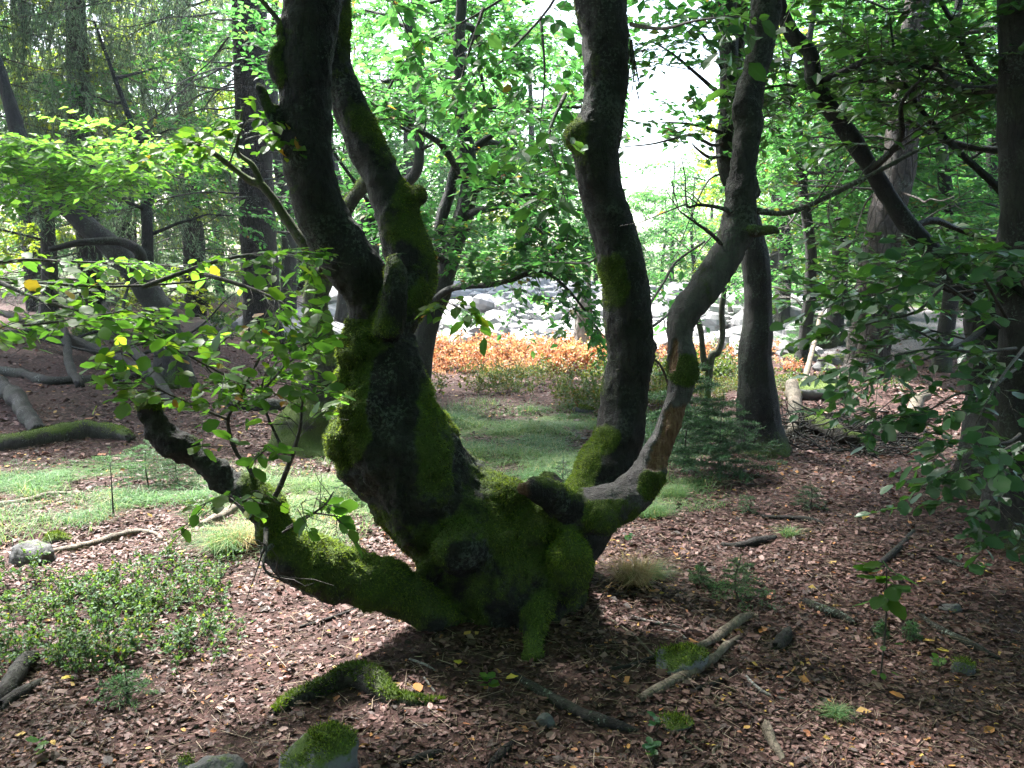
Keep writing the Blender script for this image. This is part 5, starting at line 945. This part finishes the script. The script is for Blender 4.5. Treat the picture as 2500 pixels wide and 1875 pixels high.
young_spruce(1150, 820, 60, 'pale green young spruce on the boulder field edge', 915, 6, 1.0, nb=7, needle=0.05, dens=600)
young_spruce(1985, 850, 90, 'pale green young spruce between the beech trunks at the boulder field margin', 916, 6, 1.0, nb=7, needle=0.05, dens=600)
# lobed leafy seedling
g = gp(2148, 1665); hh = pxm(300, g); t = thing('rowan_seedling', 'slender leafy seedling with broad green leaves standing alone on the litter', 'seedling', g)
part(t, 'stem', MB().add(*tube(np.array([g, g + A(0.01, 0, hh * .5), g + A(0, 0, hh)]), A(0.0035, 0.003, 0.002), n=12, seg=6, amp=0.1)), M['twig'])
r = np.random.default_rng(5); n = 26; u = np.where(np.arange(n) < 21, r.uniform(0.72, 1.0, n), r.uniform(0.1, 0.35, n)); a = r.uniform(0, 6.28, n); d = np.stack([np.cos(a), np.sin(a), r.uniform(-0.5, 0.2, n)], -1)
lc = dict(p=g + A(0, 0, 1) * (hh * u)[:, None] + norm(d) * r.uniform(0.0, 0.06, n)[:, None], d=d, n=norm(A(0, 0, 1) + r.normal(0, .4, (n, 3))), s=np.where(np.arange(n) < 21, r.uniform(0.06, 0.10, n), 0.035), t=r.random(n))
leaf_objs(t, t, lc, range(n), M['leafnear'], 'near')

# ------------------------------------------------------------------ leaf litter
r = np.random.default_rng(51); LP = []
for (n, y0, y1, k) in ((84000, 1.6, 5.2, 0.62), (50000, 5.2, 9.5, 0.62), (22000, 9.5, 16.0, 0.6)):
    y_ = r.uniform(y0, y1, n); x_ = r.uniform(-1, 1, n) * (y_ * k + 0.5); o = (r.random(n) > green(x_, y_) * 0.80) & (r.random(n) < 0.90 + 0.9 * fbm(xy3(x_ * 1.1, y_ * 1.1), 3, 62)); LP.append(xy3(x_[o], y_[o]))
LP = np.concatenate(LP); LP[:, 2] = H(LP[:, 0], LP[:, 1]) + r.uniform(0.0, 0.014, len(LP)); n = len(LP); a = r.uniform(0, 6.28, n)
CURL = []
for q in range(5):
    v = LEAF_MID[0].copy(); c_ = r.uniform(-0.5, 0.9); v[:, 2] = c_ * np.abs(v[:, 1]) + r.uniform(-0.35, 0.35) * (v[:, 0] - 0.5) ** 2 + r.normal(0, 0.03, 7); v[:, 0] -= 0.5; CURL.append(v)
m = MB(); tn = r.random(n) * 0.94; sp_ = r.random(n); tn = np.clip(tn + 0.55 * fbm(LP * A(0.9, 0.9, 0), 4, 61) + 0.10 * sstep(5, 9, LP[:, 1]), 0.0, 0.94); tn = np.where(sp_ > 0.988, r.uniform(0.965, 0.999, n), tn)
for q in range(5):
  for near_ in (True, False):
    s = np.arange(q, n, 5); s = s[(LP[s, 1] < 2.9) == near_]; tv_ = CURL[q] if near_ else CURL[q][[0, 1, 3, 4]] * A(1, 1.15, 1); tf_ = LEAF_MID[1] if near_ else LEAF_LO[1]
    V_, F_ = inst(tv_, tf_, LP[s], np.stack([np.cos(a[s]), np.sin(a[s]), r.normal(0, 0.2, len(s))], -1), norm(A(0, 0, 1) + r.normal(0, 0.38, (len(s), 3))), np.clip(0.0225 * r.lognormal(0, 0.45, len(s)), 0.010, 0.065) * np.clip(0.55 + 0.10 * LP[s, 1], 0.7, 1.6)); m.add(V_, F_, tint=np.repeat(tn[s], len(tv_)))
o = bpy.data.objects.new('leaf_litter', m.mesh('leaf_litter', M['litter'], smooth=False)); COL.objects.link(o); tag(o, 'brown fallen leaves carpeting the forest floor', 'leaves', kind='stuff')
n = 26000; y_ = r.uniform(1.7, 8.0, n); x_ = r.uniform(-1, 1, n) * (y_ * 0.62 + 0.4); a = r.uniform(0, 6.28, n); L_ = r.lognormal(-3.1, 0.5, n); d = np.stack([np.cos(a), np.sin(a), r.normal(0, 0.12, n)], -1); p0 = xy3(x_, y_, H(x_, y_) + r.uniform(0.006, 0.022, n)); tt = np.linspace(-0.5, 0.5, 2)
PB = p0[:, None] + d[:, None] * (L_[:, None] * tt)[..., None] + A(0, 0, 1) * r.normal(0, 0.004, (n, 2, 1)) + r.normal(0, 0.06, (n, 1, 3)) * (L_[:, None] * (tt * tt)[None])[..., None]
V_, F_ = mtubes(PB, np.repeat(r.uniform(0.0005, 0.0014, n)[:, None], 2, 1), 3); o = bpy.data.objects.new('twig_litter', MB().add(V_, F_, tint=np.repeat(r.random(n) * .99, 6)).mesh('twig_litter', M['straws'])); COL.objects.link(o); tag(o, 'fine twigs and straws strewn over the leaf litter', 'twigs', kind='stuff')
v, f = leaf_hi(3)
for k, (px_, py_, mt, lb) in enumerate([(2285, 1595, 'yellowleaf', 'single yellow leaf beside the long fallen stick'), (1120, 1632, 'yellowleaf', 'yellow leaf lying in front of the mossy base'), (1270, 1658, 'yellowleaf', 'yellow leaf beside the little green sprig'), (1015, 1678, 'orangeleaf', 'orange leaf behind the mossy crooked root'), (1045, 1545, 'yellowleaf', 'yellow leaf under the low mossy limb'), (2190, 1485, 'orangeleaf', 'rust-orange leaf behind the leafy seedling'), (1870, 1540, 'orangeleaf', 'orange leaf right of the crossed sticks'), (2170, 1700, 'orangeleaf', 'pale orange leaf in front of the leafy seedling'), (150, 1670, 'yellowleaf', 'yellow leaf at the edge of the bilberry patch'), (1612, 1452, 'orangeleaf', 'orange leaf in front of the straw-coloured tuft')]):
    g = gp(px_, py_) + A(0, 0, 0.018); s_ = 0.055; a = k * 1.7; o = solo('fallen_leaf', MB().add((v * s_) @ np.array([[math.cos(a), math.sin(a), 0], [-math.sin(a), math.cos(a), 0], [0, 0, 1]]) + g, f, tint=0.3), M[mt], lb, 'leaf', g)

# ------------------------------------------------------------------ sticks, logs and roots on the ground
def stick(name, label, rows, mat, cat_='stick', lift=0.0, seg=11, amp=0.22, moss=0.0, side=0, bark_=None, group=None, fq=14):
    pts = []; rad = []
    for (a_, b_, w_, *z) in rows:
        g = gp(a_, b_); rr = pxm(w_, g) / 2; g = g + A(0, 0, rr * 0.6 + (z[0] if z else 0) + lift); pts.append(g); rad.append(rr)
    base = pts[0]; t = thing(name, label, cat_, base, group); sd = int(rows[0][0] + rows[0][1])
    part(t, 'stem', MB().add(*tube(np.array(pts), np.array(rad), n=len(pts) * 10, seg=seg + 3, amp=amp, freq=fq, seed=sd, flare=1.0), moss=moss), mat)
    if mat is M['mossylog']:
        V_, Fs_ = tube(np.array(pts), np.array(rad), n=len(pts) * 10, seg=seg + 3, amp=amp, freq=fq, seed=sd, flare=1.0); fronds(t, V_, Fs_[0], t.children[0], 9000, sd, 0.22)
    r = np.random.default_rng(sd); c = catmull(np.array(pts), 30); T = norm(np.gradient(c, axis=0))
    for q in range(side):
        j = r.integers(8, 28); d = norm(T[j] + r.normal(0, 0.7, 3) * A(1, 1, 0.3) + A(0, 0, 0.1)); l_ = np.linalg.norm(c[-1] - c[0]) * r.uniform(0.12, 0.3); part(t, 'twig', MB().add(*tube(wander(c[j], d, l_, 4, r, 0.15, 0.03), np.linspace(max(rad) * 0.4, 0.001, 5), n=14, seg=5, amp=0.1)), mat)
    return t
D, G, K, Mo = M['deadwood'], M['greywood'], M['darkstick'], M['mossylog']
stick('fallen_stick', 'thick pale stick lying in front of the mossy flat stone', [(1562, 1712, 21), (1640, 1670, 25), (1700, 1640, 25), (1740, 1615, 22), (1775, 1580, 18), (1808, 1556, 10)], D)
stick('fallen_stick', 'thick bent stick running behind the mossy flat stone', [(1690, 1592, 18), (1745, 1565, 23), (1790, 1530, 23), (1830, 1508, 20), (1850, 1512, 13)], D)
stick('fallen_twig', 'pale thin twig running from the mossy base towards the flat stone', [(1462, 1490, 6), (1500, 1520, 6), (1550, 1555, 6), (1600, 1605, 7), (1680, 1660, 8), (1760, 1710, 6), (1810, 1745, 4)], D, side=2)
stick('fallen_twig', 'bluish white peeled twig curving on the litter right of the sticks', [(1822, 1655, 8), (1845, 1680, 10), (1880, 1700, 8), (1925, 1710, 5)], G)
stick('fallen_twig', 'white twig lying behind the thick sticks', [(1540, 1505, 5), (1590, 1520, 7), (1640, 1528, 6), (1665, 1535, 3)], G)
stick('fallen_twig', 'short white twig between the mossy base and the flat stone', [(1620, 1540, 7), (1655, 1548, 8), (1675, 1560, 5)], G)
stick('fallen_stick', 'thin dark stick ending at the mossy flat stone', [(1460, 1640, 8), (1530, 1630, 10), (1590, 1612, 12), (1600, 1600, 6)], K)
stick('fallen_stick', 'long dark stick half buried in front of the gnarled beech', [(1250, 1650, 18), (1330, 1700, 24), (1420, 1750, 28), (1500, 1775, 24), (1560, 1790, 12)], K)
stick('fallen_branch', 'mossy crooked branch humped over the litter before the low limb', [(668, 1745, 36, 0.0), (720, 1712, 38, 0.01), (790, 1685, 46, 0.005), (850, 1668, 56, 0.02), (905, 1676, 60, 0.02), (950, 1700, 46, 0.0), (1010, 1712, 34, 0.0), (1085, 1705, 16)], Mo, 'branch', moss=0.05, seg=18, amp=0.3, fq=9, lift=-0.018, side=3)
stick('fallen_stick', 'curved pale stick under the back of the upturned limb', [(125, 1352, 16), (200, 1340, 20), (270, 1322, 22), (330, 1306, 20), (375, 1305, 12), (398, 1318, 6)], D)
stick('fallen_stick', 'straight grey stick leaning towards the upturned limb', [(490, 1290, 20), (540, 1265, 24), (585, 1240, 20)], D)
stick('fallen_stick', 'bare stick lying on the grass behind the grey stone', [(-20, 1236, 14), (60, 1228, 16), (120, 1212, 14), (180, 1208, 10)], D)
stick('fallen_branch', 'dark crooked branch in the corner of the bilberry patch', [(-30, 1740, 46), (20, 1690, 44), (55, 1650, 38, 0.03), (85, 1620, 30, 0.02)], K, 'branch', side=2)
stick('fallen_stick', 'dark forked stick under the bilberry leaves', [(0, 1735, 30), (50, 1700, 28), (100, 1670, 18)], K)
stick('fallen_stick', 'short dark stick on the litter behind the green spruce seedling', [(1762, 1336, 16), (1810, 1338, 20), (1850, 1328, 22), (1888, 1320, 20)], K)
stick('fallen_stick', 'greenish grey stick between the leafy seedling and spruce seedling', [(1962, 1470, 16), (2000, 1492, 24), (2045, 1508, 24), (2085, 1528, 14)], K, moss=0.2)
stick('fallen_stick', 'long brown stick pointing away beside the tiny seedling', [(2245, 1505, 12), (2300, 1545, 18), (2370, 1580, 20), (2440, 1612, 10)], K)
stick('fallen_stick', 'brown stick standing out of the litter near the bottom sticks', [(1870, 1775, 22), (1880, 1810, 24), (1900, 1840, 22), (1915, 1868, 12)], D)
stick('fallen_twig', 'pale curved twig beside the brown stick', [(1755, 1822, 9), (1742, 1835, 10), (1748, 1860, 8), (1755, 1880, 6)], D)
stick('fallen_stick', 'reddish splintered stick at the near edge of the litter', [(1190, 1885, 14), (1220, 1850, 24), (1255, 1815, 14)], M['spruce'])
stick('fallen_stick', 'dark stick beside the near mossy stone', [(985, 1870, 14), (1040, 1850, 22), (1080, 1840, 14)], K)
stick('fallen_twig', 'thin bent twig across the litter in front of the long dark stick', [(1530, 1750, 7), (1580, 1745, 7), (1630, 1775, 8), (1690, 1820, 7), (1735, 1850, 5)], D)
stick('fallen_stick', 'knobbly dark twig beside the thick pale stick', [(1690, 1695, 8), (1710, 1680, 9), (1760, 1665, 10), (1800, 1635, 8)], K, side=2)
stick('fallen_stick', 'charred-looking stub standing between sticks and seedling', [(1895, 1590, 26), (1915, 1568, 34), (1925, 1545, 20)], K)
stick('fallen_twig', 'white twig on the dark ground before the mossy base', [(1000, 1610, 5), (1040, 1625, 6), (1065, 1640, 4)], G)
stick('fallen_twig', 'pale forked twig lying left of the little green sprig', [(1035, 1655, 5), (1050, 1675, 6), (1062, 1690, 4)], G)
stick('fallen_twig', 'pale twig leaning against the low limb', [(1062, 1545, 7), (1090, 1510, 8, 0.03), (1112, 1480, 7, 0.07), (1122, 1450, 5, 0.12)], G)
stick('fallen_twig', 'long thin twigs under the low limb', [(700, 1540, 6), (780, 1520, 8), (870, 1490, 8), (930, 1470, 5)], K, side=3)
stick('fallen_branch', 'dark sunken branch right of the young beech', [(2230, 1300, 10), (2190, 1345, 16), (2150, 1380, 18), (2110, 1400, 14)][::-1], K, 'branch', side=2)
stick('fallen_stick', 'thin stick lying under the young beech', [(1860, 1265, 10), (1960, 1270, 14), (2010, 1280, 10)], K)
stick('fallen_stick', 'dim stick in the litter beyond the leafy seedling', [(2290, 1365, 10), (2350, 1385, 14), (2420, 1395, 8)], K)
# fallen dead tree on the left
stick('mossy_log', 'mossy log lying across the leaf litter at the edge of the grass', [(-40, 1098, 40), (60, 1092, 44), (140, 1076, 46), (220, 1066, 46), (290, 1070, 40), (318, 1078, 24)], Mo, 'log', seg=18, moss=0.2, amp=0.22, fq=6)
stick('fallen_log', 'dark bent limb rising from the litter beside the mossy log', [(92, 1062, 36), (70, 1040, 38, .05), (40, 1010, 40, .12), (5, 990, 40, .16), (-40, 970, 40, .2)], K, 'log', seg=16, amp=0.24, fq=7)
stick('fallen_log', 'long dark fallen trunk with upright limbs on the leafy bank', [(-60, 905, 24), (40, 918, 26), (120, 938, 25), (200, 935, 24), (290, 930, 20), (380, 915, 14)], K, 'log', seg=16, amp=0.26, fq=6, side=4)
stick('fallen_log', 'dark arching limb standing over the fallen trunk', [(195, 945, 20), (172, 920, 21, .1), (165, 885, 20, .25), (158, 870, 20, .32), (100, 866, 17, .32), (40, 870, 15, .3), (-40, 860, 12, .3)], K, 'log', seg=16, amp=0.26, fq=6, side=3)
stick('fallen_log', 'dark slanting trunk between the leaning beech and fallen trunk', [(400, 935, 24), (330, 915, 28, .05), (250, 890, 28, .12), (150, 862, 24, .2), (60, 835, 18, .3), (-40, 810, 14, .4)], K, 'log', seg=16, amp=0.26, fq=6, side=3)
stick('fallen_branch', 'branchy dead wood leaning below the bright beech leaves', [(420, 990, 24, .0), (370, 930, 26, .1), (310, 880, 24, .2), (270, 840, 18, .35), (250, 780, 12, .6)], K, 'branch', side=5)
stick('fallen_log', 'grey log lying behind the leafy shoots', [(560, 998, 30), (640, 1000, 34), (720, 1000, 26)], K, 'log')
# brush pile right of tree C
b = gp(2080, 1090); t = thing('brush_pile', 'tangled brush pile with broken roots between the straight beech and the pine', 'brush', b); r = np.random.default_rng(61); n = 420
a = r.uniform(0, 6.28, n); q = np.sqrt(r.random(n)); p0 = xy3(b[0] + np.cos(a) * q * 0.75, b[1] + 0.3 + np.sin(a) * q * 0.6); p0[:, 2] = H(p0[:, 0], p0[:, 1]) + r.uniform(0, 0.45, n) * (1 - q); d = norm(np.stack([r.normal(0, 1, n), r.normal(0, .6, n), r.normal(0, .35, n)], -1)); L_ = r.uniform(0.15, 0.6, n); tt = np.linspace(-.5, .5, 4)
PB = p0[:, None] + d[:, None] * (L_[:, None] * tt)[..., None] + r.normal(0, 0.02, (n, 4, 3)); PB[..., 2] = np.maximum(PB[..., 2], H(PB[..., 0], PB[..., 1]) + 0.004); part(t, 'twigs', MB().add(*mtubes(PB, np.repeat(r.uniform(0.002, 0.008, n)[:, None], 4, 1) * np.linspace(1.2, .5, 4), 4)), K, kind='stuff')
for rows in ([(1930, 1000, 34, .2), (1940, 1040, 36, .1), (1935, 1075, 30, .02)], [(1945, 1030, 40, .05), (2000, 1060, 44, .03), (2060, 1085, 40, .02), (2120, 1095, 30, 0)], [(2180, 1080, 30, .0), (2215, 1050, 32, .03), (2240, 1015, 30, .1), (2262, 1008, 20, .14)], [(1960, 960, 14, .05), (1985, 900, 13, .35), (2000, 850, 10, .6)]):
    pts = [gp(a_, b_) + A(0, 0, pxm(w_, gp(a_, b_)) * .4 + z) for a_, b_, w_, z in rows]; part(t, 'broken_root', MB().add(*tube(np.array(pts), [pxm(w_, p) / 2 for (a_, b_, w_, z), p in zip(rows, pts)], n=24, seg=10, amp=0.2, freq=8), moss=0.2), Mo if rows[0][2] > 35 else D)

# ------------------------------------------------------------------ stones
def stone(px_, py_, wpx, hpx, label, mat, seed, name='stone', rz=0.0, sq=1.0):
    g = gp(px_, py_); sx = pxm(wpx, g) / 2; sz = pxm(hpx, g) / 2; v, fs = rock(seed, squash=1.0); q = v * A(sx / 1.1, sx * 0.85 * sq, sz); a = rz; q = np.stack([q[:, 0] * math.cos(a) - q[:, 1] * math.sin(a), q[:, 0] * math.sin(a) + q[:, 1] * math.cos(a), q[:, 2]], -1)
    w_ = MB().add(q + g + A(0, 0, sz * 0.25), fs).mesh('tmp', mat); ob = bpy.data.objects.new('tmp', w_); COL.objects.link(ob); sm = ob.modifiers.new('s', 'SUBSURF'); sm.levels = 2; sm.subdivision_type = 'SIMPLE'
    ss = ob.modifiers.new('m', 'SMOOTH'); ss.iterations = 3
    me_ = bpy.data.meshes.new_from_object(ob.evaluated_get(bpy.context.evaluated_depsgraph_get())); bpy.data.objects.remove(ob); n_ = len(me_.vertices); v = np.zeros(n_ * 3); me_.vertices.foreach_get('co', v); v = v.reshape(-1, 3); nn = np.zeros(n_ * 3); me_.vertices.foreach_get('normal', nn); nn = nn.reshape(-1, 3)
    lv_ = np.zeros(len(me_.loops), int); me_.loops.foreach_get('vertex_index', lv_); fq = lv_.reshape(-1, 4); bpy.data.meshes.remove(me_)
    v = v + nn * (sx * (0.10 * fbm(v * 2.2 / sx, 3, seed) + 0.05 * fbm(v * 7 / sx, 3, seed + 1)))[:, None]
    t = thing(name, label, 'stone', g); part(t, 'rock', MB().add(v, fq), mat)
    if mat is M['mossstone']:
        r = np.random.default_rng(seed); k = int(9000 * min(1.0, (sx / 0.15) ** 2)) + 500; j = r.integers(0, len(v), k); j = j[(nn[j, 2] + 0.9 * fbm(v[j] * 9, 2, 5) > 0.45)]; k = len(j)
        if k: 
            pp = v[j] + r.normal(0, 0.006, (k, 3)); d = norm(nn[j] + r.normal(0, .5, (k, 3))); l_ = r.uniform(.006, .015, k); wv_ = norm(np.cross(d, rdir(k, r))) * (l_ * .15)[:, None]
            part(t, 'moss', MB().add(np.stack([pp - wv_, pp + wv_, pp + d * l_[:, None]], 1).reshape(-1, 3), np.arange(k * 3).reshape(-1, 3), tint=np.repeat(r.random(k) * .99, 3)), M['moss'], smooth=False, kind='stuff')
    return t
S_ = M['mossstone']
stone(790, 1895, 235, 190, 'flat-topped stone half covered in green moss at the near edge', S_, 1001, 'mossy_stone', 0.3)
stone(525, 1905, 170, 90, 'bare grey rounded stone next to the near mossy stone', M['greystone'], 1002)
stone(455, 1880, 50, 60, 'small mossy lump beside the bare rounded stone', S_, 1003, 'mossy_stone')
stone(1662, 1622, 140, 92, 'flat bright-moss stone between the two thick sticks', S_, 1004, 'mossy_stone', 0.2)
stone(80, 1370, 110, 90, 'pale bluish stone behind the bilberry patch', M['greystone'], 1005)
stone(135, 1320, 80, 30, 'low moss-capped stone behind the pale bluish stone', S_, 1006, 'mossy_stone')
stone(2350, 1645, 60, 60, 'dark mossy stone beside the long brown stick', S_, 1007, 'mossy_stone')
stone(2320, 1490, 60, 30, 'small flat stone in the litter past the leafy seedling', M['greystone'], 1008)
stone(1650, 1770, 90, 34, 'dark greenish slab beside the bent twig', M['mossstone'], 1009, 'stone', -0.4)
stone(1335, 1770, 50, 50, 'small grey slab in front of the long dark stick', M['greystone'], 1010)
for k, (a_, b_, w_, h_, lb) in enumerate([(1950, 880, 90, 45, 'mossy stone beside the slender beech'), (2010, 905, 60, 36, 'pale stone between mossy stones and the pine'), (1930, 905, 60, 40, 'bare stone beside the straight dark beech'), (2040, 890, 90, 44, 'mossy stone touching the foot of the pine'), (2000, 960, 150, 60, 'large mossy stone in front of the pine'), (1985, 870, 40, 30, 'small pale stone among the mossy stones'), (1280, 850, 40, 30, 'grey stone at the foot of the slim beech')]):
    stone(a_, b_, w_, h_, lb, S_ if 'mossy stone' == lb[:11] or 'large' in lb else M['greystone'], 1020 + k, 'mossy_stone' if 'mossy' in lb[:12] else 'stone')
stone(1425, 1005, 60, 30, 'bright moss cushion at the edge of the green undergrowth', S_, 1030, 'mossy_stone')
# little green sprig and small plants
def sprig(px_, py_, label, n, s_, seed, mat):
    g = gp(px_, py_); r = np.random.default_rng(seed); t = thing('green_sprig', label, 'plant', g); a = r.uniform(0, 6.28, n); d = np.stack([np.cos(a), np.sin(a), r.uniform(0, .6, n)], -1)
    part(t, 'stem', MB().add(*tube(np.array([g, g + A(0.01, 0, .03), g + A(.015, 0, .06)]), A(.0025, .002, .001), n=8, seg=5, amp=0)), M['twig'])
    lc = dict(p=g + A(0.01, 0, 1) * r.uniform(0.02, 0.06, (n, 1)), d=d, n=norm(A(0, 0, 1) + r.normal(0, .3, (n, 3))), s=s_ * r.uniform(.7, 1.2, n), t=r.random(n)); leaf_objs(t, t, lc, range(n), mat, 'near' if mat == M['leafnear'] else 'deep')
sprig(1190, 1690, 'little green sprig on the litter in front of the mossy base', 9, .04, 1, M['leafnear'])
sprig(1590, 1860, 'small green plant at the near edge of the litter', 12, .035, 2, M['leafdeep'])
sprig(1600, 1790, 'small plant beside the dark greenish slab', 8, .03, 3, M['leafdeep'])
sprig(1535, 1330, 'small bilberry sprout right of the mossy base', 9, .03, 4, M['leafdeep'])
sprig(2290, 1640, 'pale green sprout beside the dark mossy stone', 8, .035, 5, M['leafnear'])
sprig(2400, 1400, 'sprout of leaves under the young beech', 8, .04, 6, M['leafdeep'])
sprig(100, 1850, 'pale leafy sprout in the near corner of the litter', 8, .04, 7, M['leafnear'])

# ------------------------------------------------------------------ thin haze volume added for the pale glare veil over the background
def hazebox():
    t = NT('glare_haze'); v = t.n('VolumePrincipled', {'Color': (0.86, 0.95, 1.0), 'Density': 0.0005, 'Anisotropy': 0.3}).outputs[0]; t.t.links.new(v, t.out.inputs['Volume'])
    x0, x1, y0, y1, z0, z1 = -170, 170, -70, 330, -3.0, 22.0
    V_ = A([x0, y0, z0], [x1, y0, z0], [x1, y1, z0], [x0, y1, z0], [x0, y0, z1], [x1, y0, z1], [x1, y1, z1], [x0, y1, z1]); F_ = np.array([[0, 3, 2, 1], [4, 5, 6, 7], [0, 1, 5, 4], [1, 2, 6, 5], [2, 3, 7, 6], [3, 0, 4, 7]])
    o = bpy.data.objects.new('haze', MB().add(V_, F_).mesh('haze', t.m, smooth=False)); COL.objects.link(o); o['kind'] = 'stuff'; o['label'] = 'thin added haze veiling the far wood'
hazebox()
